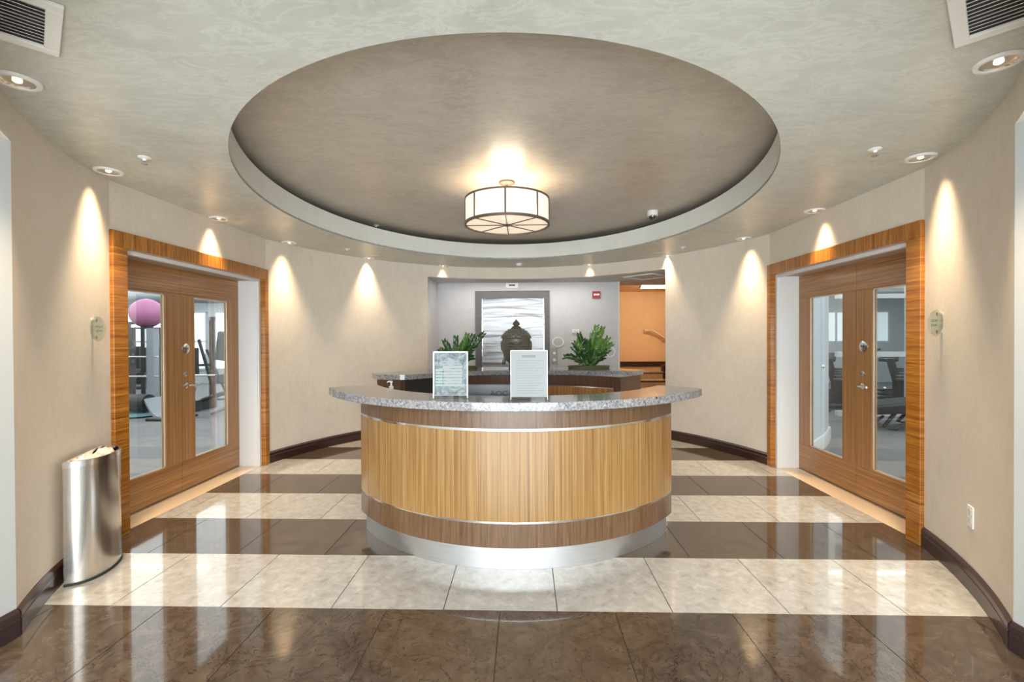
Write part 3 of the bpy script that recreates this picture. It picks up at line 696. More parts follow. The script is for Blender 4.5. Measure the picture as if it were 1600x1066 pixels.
oval('round_sign','white rimmed round sign half hidden by the right plant',1.49,1.20,0.085,0.095)
s=thing('call_panel','narrow elevator call button panel below the oval sign','panel',(0.512,LY,1.13)); box('plate',0.455,0.565,LY-0.008,LY,0.98,1.27,plain('call_plate_grey',(0.34,0.34,0.35),0.4),s)
for z in (1.06,1.18): lathe('button',[(0,0.008),(0.025,0.008),(0.025,0.014),(0,0.014)],m_trimw,s,(0.51,LY,z),20,rot=Matrix(((1,0,0),(0,0,-1),(0,1,0))))
s=thing('wall_box','small white box on the lobby wall above the right plant','switch',(0.885,LY,1.56)); bevel_obj(box('cover',0.825,0.945,LY-0.025,LY,1.53,1.60,m_trimw,s),0.004); box('face_plate',0.845,0.925,LY-0.028,LY-0.0255,1.545,1.585,plain('face_grey',(0.6,0.6,0.62),0.4),s)

# ------------------------------------------------------------------ wall items
def near_wall(t,off=0.0): 
    x,y=ell(t,-off); nx,ny=-(x-CX)/RA**2,-(y-CY)/RB**2; k=hypot(nx,ny); return Vector((x,y,0)),Vector((nx/k,ny/k,0))
def glass_disc(lab,t,z,l1,l2):
    p,n=near_wall(t); th=thing('glass_wall_sign',lab,'sign',(p.x,p.y,z),group='glass room signs')
    xax=Vector((0,0,1)).cross(n); R=Matrix(((xax.x,0,n.x),(xax.y,0,n.y),(0,1,0)))
    lathe('glass_disc',[(0,0.026),(0.080,0.026),(0.084,0.030),(0.084,0.036),(0.080,0.040),(0,0.040)],m_glass2,th,(p.x,p.y,z),48,rot=R)
    lathe('standoff',[(0,0),(0.012,0),(0.012,0.026),(0,0.026)],m_chrome,th,(p.x,p.y,z+0.058),16,rot=R)
    lathe('standoff',[(0,0),(0.012,0),(0.012,0.026),(0,0.026)],m_chrome,th,(p.x,p.y,z-0.058),16,rot=R)
    m_t=plain('sign_lettering',(0.08,0.20,0.20),0.5)
    for s_,dz in ((l1,0.014),(l2,-0.014)): text('lettering',s_,0.024,m_t,th,(p.x+n.x*0.0412,p.y+n.y*0.0412,z+dz),R,0.0005)
glass_disc('round glass room sign on the wall left of the left doors',t_for_y(3.07,-1),1.53,'WEIGHT','ROOM')
glass_disc('round glass room sign on the wall right of the right doors',t_for_y(3.07,1),1.54,'CARDIO','ROOM')
p,n=near_wall(t_for_y(2.72,1)); th=thing('wall_outlet','white duplex wall outlet low on the right curved wall','outlet',(p.x,p.y,0.42))
xax=Vector((0,0,1)).cross(n)
def obox(nm,a,b,c,d,e,f,mat,parent): mk(nm,[p+xax*v[0]+n*v[2]+Vector((0,0,0.42+v[1])) for v in bv(a,b,c,d,e,f)],BF,mat,parent)
obox('cover_plate',-0.036,0.036,-0.060,0.060,-0.004,0.007,m_trimw,th)
for z in (-0.026,0.026): obox('socket',-0.017,0.017,z-0.015,z+0.015,0.007,0.009,plain('socket_white',(0.62,0.62,0.60),0.4),th)

# ------------------------------------------------------------------ steel bin
p,n=near_wall(t_for_y(2.83,-1),0.05)
t=thing('waste_bin','half-round brushed steel waste bin against the left wall','bin',(p.x,p.y,0.0))
xax=Vector((0,0,1)).cross(n)
def halfm(w,d,k=24): return [(w*cos(pi*i/k),d*(sin(pi*i/k)**0.75)) for i in range(k+1)]
def bpt(u,v,z): q_=p+xax*u+n*v; return (q_.x,q_.y,z)
BW,BD=0.235,0.175
def halfsolid(nm,w,d,z0,z1,mat,slope=0.0,inner=None,v0=0.0):
    o=halfm(w,d); V=[];F=[];k=len(o)
    for u,v in o: V.append(bpt(u,v+v0,z0))
    for u,v in o: V.append(bpt(u,v+v0,z1))
    F+=[(i,i+1,k+i+1,k+i) for i in range(k-1)]+[(k-1,0,k,2*k-1)]
    if inner is None: F+=[tuple(range(k)),tuple(range(k,2*k))]
    else:
        o2=halfm(w-inner,d-inner)
        for u,v in o2: V.append(bpt(u,v+v0+inner*0.5,z1))
        for u,v in o2: V.append(bpt(u,v+v0+inner*0.5,z0))
        F+=[(k+i,k+i+1,2*k+i+1,2*k+i) for i in range(k-1)]+[(2*k-1,k,2*k,3*k-1)]
        F+=[(2*k+i,2*k+i+1,3*k+i+1,3*k+i) for i in range(k-1)]+[(3*k-1,2*k,3*k,4*k-1)]
        F+=[(3*k+i,3*k+i+1,i+1,i) for i in range(k-1)]+[(4*k-1,3*k,0,k-1)]
    return mk(nm,V,F,mat,t,smooth=True)
halfsolid('base_ring',BW+0.004,BD+0.004,0.001,0.016,m_rubber)
halfsolid('body',BW,BD,0.016,0.715,m_bin,inner=0.012)
halfsolid('rim_band',BW+0.002,BD+0.002,0.700,0.735,m_strip,inner=0.022)
# crumpled liner
V=[];F=[];nu,nv=14,8
for j in range(nv+1):
    for i in range(nu+1):
        u=-1+2*i/nu; v=j/nv; lim=max(0.0,1-u*u)**0.4
        V.append(bpt(u*(BW-0.03),0.018+v*(BD-0.05)*lim,0.715+random.uniform(-0.012,0.028)*(0.3+lim*0.7)))
for j in range(nv):
    for i in range(nu): a=j*(nu+1)+i; F.append((a,a+1,a+nu+2,a+nu+1))
o=mk('liner_bag',V,F,plain('bin_liner',(0.66,0.60,0.55),0.35),t); o['label']='crumpled pale plastic liner'

# ------------------------------------------------------------------ things on the desk
GZ=1.0652
def acrylic(nm,lab,x,y,w,h,rows):
    t=thing(nm,lab,'sign',(x,y,GZ),group=None)
    tilt=0.04
    def P(u,v,wd): return (x+u,y+v*tilt+wd*3.0,GZ+v)
    def sheet(n_,u0,u1,v0,v1,d0,d1,mat,par=t): return mk(n_,[P(u0,v0,d0),P(u1,v0,d0),P(u1,v0,d1),P(u0,v0,d1),P(u0,v1,d0),P(u1,v1,d0),P(u1,v1,d1),P(u0,v1,d1)],BF,mat,par)
    sheet('acrylic_panel',-w/2,w/2,0.004,h,0.0,0.0010,m_acry)
    sheet('foot',-w/2,w/2,0.0,0.0035,0.0,0.025,m_acry)
    return t,sheet
t,sheet=acrylic('sign_holder','acrylic sign holder with grey printed notice, left on the granite',-0.484,2.955,0.226,0.305,0)
pp=sheet('printed_notice',-0.107,0.107,0.022,0.298,0.004,0.005,plain('notice_paper',(0.70,0.72,0.72),0.5))
nn=[0]
def pr(name,u0,u1,v0,v1,col,parent):
    sheet(name,u0,u1,v0,v1,0.0030+0.00004*(nn[0]%6)-0.0001,0.0039,plain('notice_ink',col,0.5),parent); nn[0]+=1
sheet('photo_print',-0.105,0.105,0.024,0.296,0.0036,0.0039,stone('notice_print',[(0.38,(0.075,0.10,0.11)),(0.5,(0.16,0.19,0.20)),(0.62,(0.27,0.30,0.30))],9,0.6,None,0,3,0.0),pp)
for i in range(7):
    v=0.205-i*0.0195
    sheet('print_row',-0.045,0.075,v-0.0075,v+0.0075,0.0031,0.0035,plain('row_white',(0.30,0.31,0.31),0.5),pp)
    sheet('print_row',-0.095,-0.049,v-0.006,v+0.006,0.0031,0.0035,plain('row_mint',(0.30,0.36,0.34) if i else (0.13,0.18,0.16),0.5),pp)
for u0,u1,v in ((-0.06,0.05,0.240),(-0.05,0.06,0.225)): sheet('print_heading',u0,u1,v-0.004,v+0.004,0.0031,0.0035,plain('head_white',(0.27,0.28,0.28),0.5),pp)
for a in ((-0.113,-0.107,0.004,0.305),(0.107,0.113,0.004,0.305),(-0.113,0.113,0.299,0.305)): sheet('edge_border',*a,0.0032,0.0052,m_trimw)
t,sheet=acrylic('sign_holder','acrylic sign holder with plain white notice, in front of the monitor',0.022,2.875,0.232,0.314,0)
pp=sheet('printed_notice',-0.114,0.114,0.022,0.309,0.0036,0.005,plain('notice_paper_white',(0.27,0.27,0.275),0.5))
m_l=plain('notice_line',(0.19,0.20,0.21),0.5)
sheet('print_heading',-0.045,0.042,0.268,0.284,0.0031,0.0035,plain('notice_head',(0.165,0.185,0.19),0.5),pp)
for i in range(14):
    v=0.248-i*0.0155; sheet('print_line',-0.080,0.085-0.02*(i%3),v-0.0014,v+0.0014,0.0031,0.0035,m_l,pp)
for a in ((-0.116,-0.112,0.004,0.314),(0.112,0.116,0.004,0.314),(-0.116,0.116,0.309,0.314)): sheet('edge_border',*a,0.0032,0.0052,m_trimw)

# monitor
mt=thing('computer_monitor','dark grey computer monitor seen from behind below the granite edge','monitor',(-0.15,3.42,0.765))
m_mon=plain('monitor_grey',(0.13,0.145,0.165),0.38)
bevel_obj(box('back_cover',-0.456,0.156,3.40,3.425,0.80,1.113,m_mon,mt),0.006); box('screen',-0.452,0.152,3.4255,3.433,0.806,1.107,m_black,mt)
bevel_obj(box('stand_neck',-0.18,-0.12,3.372,3.399,0.775,0.93,m_black,mt),0.004); bevel_obj(box('stand_base',-0.26,-0.04,3.30,3.48,0.766,0.778,m_black,mt),0.003)
rt_=Matrix(((1,0,0),(0,0,-1),(0,1,0)))
o=text('brand_lettering','AOC',0.054,m_black,mt,(-0.196,3.3992,1.046),rt_,0.0006,sx=1.10)

# sanitizer bottle on the inner worktop
sb=thing('pump_bottle','white pump of a sanitizer bottle beside the left granite tip','bottle',(-1.085,3.75,0.766))
bx_,by_=-1.12,3.83
sb.location=(bx_,by_,0.766); sb.matrix_basis=Matrix.Translation((bx_,by_,0.766))
lathe('bottle',[(0,0.766),(0.042,0.766),(0.045,0.775),(0.045,0.98),(0.030,1.005),(0.014,1.018),(0.014,1.03),(0,1.03)],plain('bottle_clear',(0.75,0.78,0.78),0.15,coat=0.5),sb,(bx_,by_,0),32)
lathe('collar',[(0.017,1.03),(0.019,1.03),(0.019,1.055),(0.008,1.06),(0.006,1.085),(0.012,1.088),(0.012,1.100),(0,1.102)],m_trimw,sb,(bx_,by_,0),24)
tube('nozzle',[(bx_,by_,1.096),(bx_-0.02,by_,1.097),(bx_-0.036,by_,1.088)],[0.007,0.006,0.005],m_trimw,sb)

# ------------------------------------------------------------------ statue
m_stat=stone('statue_bronze',[(0.3,(0.085,0.075,0.064)),(0.55,(0.12,0.107,0.09)),(0.8,(0.16,0.142,0.12))],14,0.42,None,0,1,0.1)
bx0,by0,bz0=-0.115,5.88,1.0655
bu=thing('buddha_head','dark bronze Buddha head statue on the rear counter','statue',(bx0,by0,bz0))
def head_r(z):
    P=[(0.0,0.100),(0.03,0.092),(0.06,0.090),(0.075,0.105),(0.10,0.130),(0.14,0.150),(0.20,0.163),(0.26,0.172),(0.32,0.178),(0.37,0.178),(0.42,0.166),(0.46,0.140),(0.49,0.100),(0.505,0.06),(0.512,0.0)]
    for i in range(len(P)-1):
        if P[i][0]<=z<=P[i+1][0]:
            t=(z-P[i][0])/(P[i+1][0]-P[i][0]); t=t*t*(3-2*t) if 0.07<z<0.42 else t
            return P[i][1]+(P[i+1][1]-P[i][1])*t
    return 0
def G(x,c,w): return math.exp(-((x-c)/w)**2)
V=[];F=[];NS,NZ=112,120
for j in range(NZ+1):
    z=0.512*j/NZ; r=head_r(z)
    for i in range(NS):
        a=2*pi*i/NS; x=r*sin(a); y=-r*cos(a)*1.08; f=max(0,cos(a))
        d=0
        if f>0.2 and z>0.07:
            # nose
            wn=0.013+0.012*G(z,0.185,0.02); hn=0.0
            if 0.165<z<0.345: hn=0.056*(1-(z-0.175)/0.17)**0.8 if z>0.175 else 0.056*(z-0.165)/0.01
            d+=max(0,hn)*G(x,0,wn)
            # brows: arcs
            for s_ in (-1,1):
                zb_=0.335-0.9*(abs(x-s_*0.062))**2/0.06
                d+=0.013*G(z,zb_,0.0065)*G(x,s_*0.062,0.050)
                d-=0.020*G(x,s_*0.060,0.042)*G(z,0.312-1.5*(x-s_*0.06)**2,0.013)           # socket
                d+=0.020*G(x,s_*0.062,0.036)*G(z,0.290,0.016)           # closed lid
                d-=0.011*G(x,s_*0.062,0.034)*G(z,0.273+3.0*(x-s_*0.062)**2,0.004)  # lid line
                d+=0.010*G(x,s_*0.075,0.035)*G(z,0.20,0.03)             # cheek
            d+=0.016*G(x,0,0.030)*G(z,0.143,0.007)+0.014*G(x,0,0.026)*G(z,0.126,0.007)-0.004*G(x,0,0.035)*G(z,0.1345,0.003)
            d+=0.012*G(x,0,0.03)*G(z,0.092,0.014)
            d+=0.004*G(x,0,0.005)*G(z,0.315,0.005)
        y-=d
        if z>0.385:    # hair is set proud of the forehead
            k=1.035; x*=k; y*=k
        V.append((bx0+x,by0+y,bz0+z))
for j in range(NZ):
    for i in range(NS):
        k=(i+1)%NS; F.append((j*NS+i,j*NS+k,(j+1)*NS+k,(j+1)*NS+i))
F.append(tuple(range(NS)))
mk('head',V,F,m_stat,bu,smooth=True,sharp=60)
# tiara band with beads and rosette
V=[];F=[];n=72
for i in range(n+1):
    a=-pi*0.56+2*pi*0.56*i/n; zz=0.385+0.022*cos(a*1.0)**2*0+0.012*G(a,0,0.25)
    for r,z in ((0.183,zz-0.004),(0.192,zz),(0.192,zz+0.014+0.012*abs(sin(a*9))),(0.180,zz+0.022+0.012*abs(sin(a*9)))):
        V.append((bx0+r*sin(a),by0-r*1.08*cos(a),bz0+z))
for i in range(n):
    for k in range(3): a=i*4+k; F.append((a,a+4,a+5,a+1))
mk('diadem',V,F,m_stat,bu,smooth=True)
lathe('rosette',[(0,0.012),(0.010,0.011),(0.012,0.004),(0.022,0.007),(0.026,0)],plain('rosette_bronze',(0.13,0.08,0.06),0.45),bu,(bx0,by0-0.204,bz0+0.420),20,rot=Matrix(((1,0,0),(0,0,-1),(0,1,0))))
hc=[]
for row in range(4):
    zc=0.425+row*0.022; rr=head_r(zc)*1.045
    nn_=int(2*pi*rr/0.026)
    for i in range(nn_):
        a=2*pi*(i+0.5*(row%2))/nn_
        if cos(a)>-0.35: hc.append((bx0+rr*sin(a),by0-rr*1.08*cos(a),bz0+zc))
V=[];F=[]
for c in hc:
    b0=len(V); r=0.010
    ring_=[(r,0,0),(r*.5,r*.87,0),(-r*.5,r*.87,0),(-r,0,0),(-r*.5,-r*.87,0),(r*.5,-r*.87,0)]
    for q in ring_: V.append((c[0]+q[0],c[1],c[2]+q[1]))
    V.append((c[0],c[1]-0.004,c[2]))
    F+=[(b0+i,b0+(i+1)%6,b0+6) for i in range(6)]
o=mk('hair_curls',V,F,m_stat,bu,smooth=True); o['kind']='stuff'
lathe('crown_knot',[(0.085,0.478),(0.090,0.492),(0.080,0.506),(0.062,0.514),(0.058,0.522),(0.050,0.532),(0.030,0.540),(0,0.541)],m_stat,bu,(bx0,by0,bz0),36)
lathe('finial',[(0.026,0.538),(0.030,0.545),(0.042,0.556),(0.048,0.568),(0.040,0.582),(0.022,0.600),(0.009,0.615),(0,0.625)],m_stat,bu,(bx0,by0,bz0),32)
for s_ in (-1,1):
    prof=[(0.350,0.012,0.020),(0.33,0.020,0.034),(0.29,0.023,0.038),(0.24,0.019,0.032),(0.19,0.015,0.024),(0.14,0.014,0.022),(0.10,0.020,0.028),(0.072,0.024,0.031),(0.050,0.018,0.024),(0.042,0.004,0.008)]
    V=[];F=[];m_=14
    for z,hx,hy in prof:
        xo=0.178-0.010*G(z,0.15,0.06)+0.004*G(z,0.06,0.03) - (0.02 if z<0.2 else 0)
        for k in range(m_):
            a=2*pi*k/m_; V.append((bx0+s_*(xo+hx*cos(a)),by0+0.01+hy*sin(a),bz0+z))
    for j in range(len(prof)-1):
        for k in range(m_): l=(k+1)%m_; F.append((j*m_+k,j*m_+l,(j+1)*m_+l,(j+1)*m_+k))
    F+=[tuple(range(m_)),tuple((len(prof)-1)*m_+k for k in range(m_))]
    mk('ear',V,F,m_stat,bu,smooth=True)

# ------------------------------------------------------------------ plants
m_leaf=plain('leaf_green',(0.022,0.075,0.012),0.28,coat=0.3); m_leaf2=plain('leaf_young_green',(0.075,0.185,0.018),0.3,coat=0.3); m_stem=plain('stem_green',(0.07,0.15,0.035),0.5)
m_soil=plain('moss_soil',(0.06,0.055,0.022),0.9); m_trough=plain('olive_trough',(0.085,0.085,0.03),0.5)
def frond(parent,b,tip,sag,nl,ls,mat):
    b=Vector(b); tip=Vector(tip); pts=[]
    for i in range(13):
        u=i/12; q=b.lerp(tip,u); q.z+=sag*sin(pi*u); pts.append(q)
    V=[];F=[];fm=[]
    for i in range(12):
        p0,p1=pts[i],pts[i+1]; d=(p1-p0).normalized(); a=d.cross(Vector((0,1,0.2))).normalized(); c=d.cross(a)
        r0=0.0075*(1-i/15); n0=len(V)
        for q,r in ((p0,r0),(p1,r0*0.95)):
            for k in range(5): t=2*pi*k/5; V.append(q+a*cos(t)*r+c*sin(t)*r)
        for k in range(5): l=(k+1)%5; F.append((n0+k,n0+l,n0+5+l,n0+5+k)); fm.append(1)
    side=(tip-b).cross(Vector((random.uniform(-.3,.3),-1,0.15))).normalized()
    for i in range(nl):
        u=0.14+0.86*i/(nl-1); k=min(11,int(u*12)); f_=u*12-k; q=pts[k].lerp(pts[k+1],f_); d=(pts[k+1]-pts[k]).normalized()
        for s_ in (-1,1):
            L=ls*(0.75+0.4*sin(pi*min(1,u*0.9)))*random.uniform(0.9,1.1); 
            ax=(d*0.75+side*s_*0.8+Vector((random.uniform(-.2,.2),random.uniform(-.35,.15),random.uniform(-.1,.25)))).normalized()
            w=ax.cross(Vector((random.uniform(-.3,.3),-1,random.uniform(0,.5)))).normalized()*L*0.21; nz=ax.cross(w).normalized()*L*0.05
            n0=len(V); V+=[q,q+ax*L*0.3+w*0.85,q+ax*L*0.65+w*0.9,q+ax*L,q+ax*L*0.65-w*0.9,q+ax*L*0.3-w*0.85,q+ax*L*0.32+nz,q+ax*L*0.65+nz]
            F+=[(n0,n0+1,n0+6),(n0+1,n0+2,n0+7,n0+6),(n0+2,n0+3,n0+7),(n0+3,n0+4,n0+7),(n0+4,n0+5,n0+6,n0+7),(n0+5,n0,n0+6)]; fm+=[0]*6
    mk('frond',V,F,None,parent,mats=[mat,m_stem],fm=fm)
def plant(lab,x,y,tips,pot,seed,extra):
    random.seed(seed)
    t=thing('zz_plant',lab,'plant',(x,y,GZ))
    lathe('trough',[(0,0.0),(0.95,0.0),(1.0,0.03),(0.97,0.034),(0.95,0.022),(0,0.022)],m_trough,t,(x,y,GZ),40,rot=Matrix(((pot,0,0),(0,0.10,0),(0,0,1))))
    lathe('soil',[(0,0.030),(0.6,0.028),(0.94,0.0225)],m_soil,t,(x,y,GZ),30,rot=Matrix(((pot,0,0),(0,0.10,0),(0,0,1))))
    for (dx,dy,dz,m) in tips:
        bx=x+dx*0.22+random.uniform(-.02,.02); by=y+random.uniform(-.05,.05)
        frond(t,(bx,by,GZ+0.02),(x+dx,y+dy,GZ+dz),0.02+abs(dx)*0.10,int(11+dz*26),0.052,m)
    for i in range(extra):
        a=random.uniform(-1.25,1.25); r=random.uniform(0.15,0.30)
        frond(t,(x+random.uniform(-.07,.07),y+random.uniform(-.05,.04),GZ+0.02),(x+r*sin(a)*1.0,y+random.uniform(-.16,.08),GZ+r*(0.45+0.75*cos(a))),0.03,13,0.050,m_leaf)
PY=5.88
plant('bushy green plant at the right end of the rear counter',0.80,PY,[(0.10,0,0.53,m_leaf2),(0.17,-.04,0.51,m_leaf2),(0.04,-.05,0.42,m_leaf2),(-0.12,0,0.43,m_leaf),(-0.16,-.04,0.34,m_leaf2),(-0.19,.03,0.26,m_leaf),(0.24,-.03,0.38,m_leaf2),(0.29,.0,0.30,m_leaf2),(0.22,.02,0.20,m_leaf2),(-0.30,.0,0.14,m_leaf),(0.02,-.08,0.33,m_leaf2),(0.13,-.09,0.36,m_leaf2),(-0.06,.03,0.36,m_leaf)],0.27,3,14)
plant('small green plant behind the grey printed notice',-0.86,PY-0.03,[(0.33,0,0.44,m_leaf),(0.20,0,0.42,m_leaf),(0.13,-.04,0.43,m_leaf2),(-0.02,0,0.40,m_leaf),(-0.17,0,0.35,m_leaf),(-0.22,.02,0.24,m_leaf),(0.08,-.06,0.33,m_leaf2),(0.16,-.05,0.26,m_leaf2),(0.02,-.08,0.24,m_leaf2),(0.20,-.03,0.14,m_leaf)],0.26,5,12)

# ------------------------------------------------------------------ weight room behind the left doors
gl=box('floor_weight_room',-14,XDL-0.03,0.5,15.0,-0.12,-0.002,m_gymfloor); tag(gl,'grey carpeted floor of the weight room','floor',kind='structure')
gw=box('wall_weight_room',-14,-1.9,15.0,15.1,0,2.8,m_gymwall); tag(gw,'pale far wall of the weight room with tall windows','wall',kind='structure')
box('side_wall',-14.1,-14,0.5,15.0,0,2.8,m_gymwall,gw); box('near_wall',-14,-3.5,0.4,0.5,0,2.8,m_gymwall,gw); box('side_wall',-2.0,-1.9,8.5,15,0,2.8,m_gymwall,gw)
gc=box('ceiling_weight_room',-14,-3.25,0.5,15.0,2.75,2.82,m_gymwall); tag(gc,'white ceiling of the weight room','ceiling',kind='structure')
m_win=emis('daylit_window',(0.86,0.94,1.0),1.5)
for i in range(7):
    x=-13.2+i*1.5
    w=thing('window_%d'%(i+2),'tall daylit window in the far wall of the weight room, number %d from its left corner'%(i+1),'window',(x+0.6,14.98,0.3),kind='structure')
    w['label']='tall daylit window in the far wall of the weight room'; w['group']='weight room windows'
    box('pane',x+0.04,x+1.16,14.965,14.98,0.5,2.3,m_win,w)
    for a in ((x,x+0.04),(x+1.16,x+1.2),(x+0.58,x+0.62)): box('frame_bar',a[0],a[1],14.94,14.995,0.45,2.35,m_white,w)
    for z in (0.45,1.35,2.30): box('frame_bar',x,x+1.2,14.945,14.99,z,z+0.05,m_white,w)
m_frame=plain('gym_frame_black',(0.025,0.026,0.028),0.4); m_silver=plain('gym_silver',(0.33,0.36,0.39),0.35,0.3); m_pad=plain('gym_pad_black',(0.022,0.022,0.024),0.5)
for i,(x,y) in enumerate(((-6.6,12.2),(-4.2,11.2))):
    c=thing('column',('square pale column in the weight room beyond the rack','square pale column seen through the far left door pane')[i],'column',(x,y,0)); box('shaft',x-0.22,x+0.22,y-0.22,y+0.22,0.10,2.749,m_white,c); box('base',x-0.24,x+0.24,y-0.24,y+0.24,0,0.10,m_gymwall,c)
dt=thing('air_duct','silver round air duct under the weight room ceiling','duct',(-6.5,10,2.5)); tube('pipe',[(-12,11.2,2.5),(-3.6,11.2,2.5)],0.17,m_silver,dt,24)
for x in (-11,-9,-7,-5): tube('hanger',[(x,11.2,2.66),(x,11.2,2.75)],0.01,m_frame,dt)
def dirp(px,y): return y*((px-800)/723.58-0.0289)
# power rack with ball on top
ry=9.6; rx0=dirp(214,ry); rx1=dirp(247,ry)
pr_=thing('power_rack','dark upright exercise rack carrying the pink ball','rack',((rx0+rx1)/2,ry,0))
for x,m,w in ((rx0,m_frame,0.04),(rx1,m_silver,0.075)):
    for y in (ry-0.35,ry+0.45): box('upright',x-w,x+w,y-w,y+w,0.05,1.68,m,pr_)
for x in (rx0,rx1): box('foot_rail',x-0.05,x+0.05,ry-0.6,ry+0.6,0.0,0.05,m_frame,pr_)
box('shelf',rx0-0.35,rx1+0.1,ry-0.40,ry+0.50,1.681,1.70,m_frame,pr_)
for z in (0.7,1.1): tube('barbell',[(rx0-0.15,ry-0.40,z),(rx1+0.15,ry-0.40,z)],0.018,m_chrome,pr_)
bc=thing('exercise_ball','pink exercise ball on top of the rack in the weight room','ball',(dirp(216,ry),ry,1.702))
V=[];F=[];m_pink=plain('pink_rubber',(0.52,0.17,0.36),0.35)
lathe('ball',[(0.305*sin(pi*i/28),-0.305*cos(pi*i/28)) for i in range(29)],m_pink,bc,(dirp(216,ry),ry,2.008),48)
lathe('plug',[(0,0.0),(0.012,0.0),(0.010,0.006),(0,0.007)],m_trimw,bc,(dirp(216,ry),ry,2.312),12)
def weights(lab,x,y,rz,n):
    t=thing('weight_machine',lab,'gym machine',(x,y,0),rz)
    for s_ in (-0.3,0.3): box('upright',s_-0.04,s_+0.04,-0.04,0.04,0.04,1.9,m_frame,t,local=True)
    box('top_beam',-0.34,0.34,-0.05,0.05,1.9,1.98,m_frame,t,local=True); box('base_beam',-0.34,0.34,-0.5,0.5,0.0,0.04,m_frame,t,local=True)
    for i in range(n): box('weight_plate',-0.2,0.2,-0.06,0.06,0.08+i*0.045,0.118+i*0.045,m_silver if i%5==0 else m_frame,t,local=True)
    tube('guide_rod',[(-0.12,0,0.05),(-0.12,0,1.88)],0.012,m_chrome,t,local=True); tube('guide_rod',[(0.12,0,0.05),(0.12,0,1.88)],0.012,m_chrome,t,local=True)
    bevel_obj(box('seat_pad',-0.2,0.2,-0.75,-0.35,0.45,0.53,m_pad,t,local=True),0.02); bevel_obj(box('back_pad',-0.17,0.17,-0.36,-0.27,0.60,1.25,m_pad,t,local=True),0.02); box('seat_post',-0.05,0.05,-0.58,-0.48,0.04,0.45,m_frame,t,local=True)
    box('pad_arm',-0.04,0.04,-0.27,-0.04,0.8,0.86,m_frame,t,local=True)
    return t
weights('black weight stack machine behind the exercise rack',dirp(232,12.0),12.0,0.4,16)
weights('black weight stack machine seen past the lever handle',dirp(322,11.0),11.0,-0.9,14)
weights('weight stack machine at the far left of the weight room',dirp(205,13.6),13.6,0.2,12)
# low curved trainer (step machine) and balance disc
sx,sy=dirp(205,8.6),8.6
bd_=thing('balance_disc','teal balance disc on the weight room floor','disc',(sx,sy,0)); lathe('cushion',[(0,0.0),(0.30,0.0),(0.36,0.03),(0.33,0.07),(0.15,0.085),(0,0.085)],plain('teal_rubber',(0.13,0.28,0.30),0.5),bd_,(sx,sy,0),40); lathe('valve',[(0,0.085),(0.02,0.085),(0.02,0.09),(0,0.09)],m_black,bd_,(sx,sy,0),12)
rl=thing('foam_roller','black padded roller lying on the teal balance disc','roller',(sx,sy,0.087)); 
tube('roller_core',[(sx-0.42,sy+0.02,0.30),(sx-0.05,sy-0.08,0.26),(sx+0.24,sy-0.10,0.255)],[0.12,0.165,0.165],m_pad,rl,24); tube('end_cap',[(sx+0.24,sy-0.10,0.255),(sx+0.26,sy-0.10,0.255)],0.11,m_frame,rl,24)
px_,py_=dirp(250,8.3),8.3
sp=thing('curved_trainer','grey curved shell trainer beside the balance disc','gym machine',(px_,py_,0))
V=[];F=[]
for i in range(13):
    u=i/12; z=0.03+0.36*(1-u)**0; 
    for w_ in (-0.30,0.30):
        x=px_+(-0.25+0.6*u); 
        for th_ in (0,0.05): V.append((x,py_+w_*0.8,0.02+0.40*(2*u-0.9)**2+th_))
for i in range(12):
    a=i*4; b=a+4; F+=[(a,b,b+2,a+2),(a+1,a+3,b+3,b+1),(a,a+1,b+1,b),(a+2,b+2,b+3,a+3)]
F+=[(0,2,3,1),(48,49,51,50)]
mk('shell',V,F,m_silver,sp,smooth=True); box('foot',px_-0.2,px_+0.35,py_-0.28,py_-0.22,0.0,0.04,m_frame,sp); box('foot',px_-0.2,px_+0.35,py_+0.22,py_+0.28,0.0,0.04,m_frame,sp)
# bench seen through far pane
qx,qy=dirp(338,8.8),8.8
be=thing('weight_bench','grey framed weight bench with black pads through the far left pane','bench',(qx,qy,0))
tube('base_beam',[(qx-0.75,qy+0.5,0.20),(qx-0.1,qy+0.15,0.38),(qx+0.35,qy,0.42)],0.045,m_frame,be,12)
tube('curved_leg',[(qx+0.30,qy,0.55),(qx+0.27,qy-0.05,0.34),(qx+0.12,qy-0.10,0.14),(qx-0.14,qy-0.12,0.035)],[0.05,0.05,0.045,0.035],m_silver,be,12)
box('rear_foot',qx-0.80,qx-0.72,qy+0.1,qy+0.9,0.0,0.22,m_frame,be)
bevel_obj(box('seat_pad',qx-0.05,qx+0.42,qy-0.16,qy+0.2,0.60,0.78,m_pad,be),0.02)
V=[Vector(v) for v in bv(-0.17,0.17,-0.06,0.06,0.22,0.80)]; R_=Matrix.Rotation(0.12,3,'Y')
bevel_obj(mk('back_pad',[R_@v+Vector((qx-0.15,qy+0.25,0.80)) for v in V],BF,m_pad,be),0.03); bevel_obj(box('pad_post',qx-0.12,qx-0.04,qy+0.32,qy+0.40,0.40,1.50,m_frame,be),0.01)
tube('handle_bar',[(qx-0.55,qy-0.1,0.76),(qx+0.55,qy-0.1,0.76)],0.02,m_chrome,be)
tube('front_strut',[(qx-0.42,qy-0.05,1.45),(qx-0.16,qy+0.02,0.36)],0.030,m_frame,be); tube('front_strut',[(qx-0.34,qy+0.05,1.25),(qx+0.02,qy+0.08,0.40)],0.022,m_frame,be)

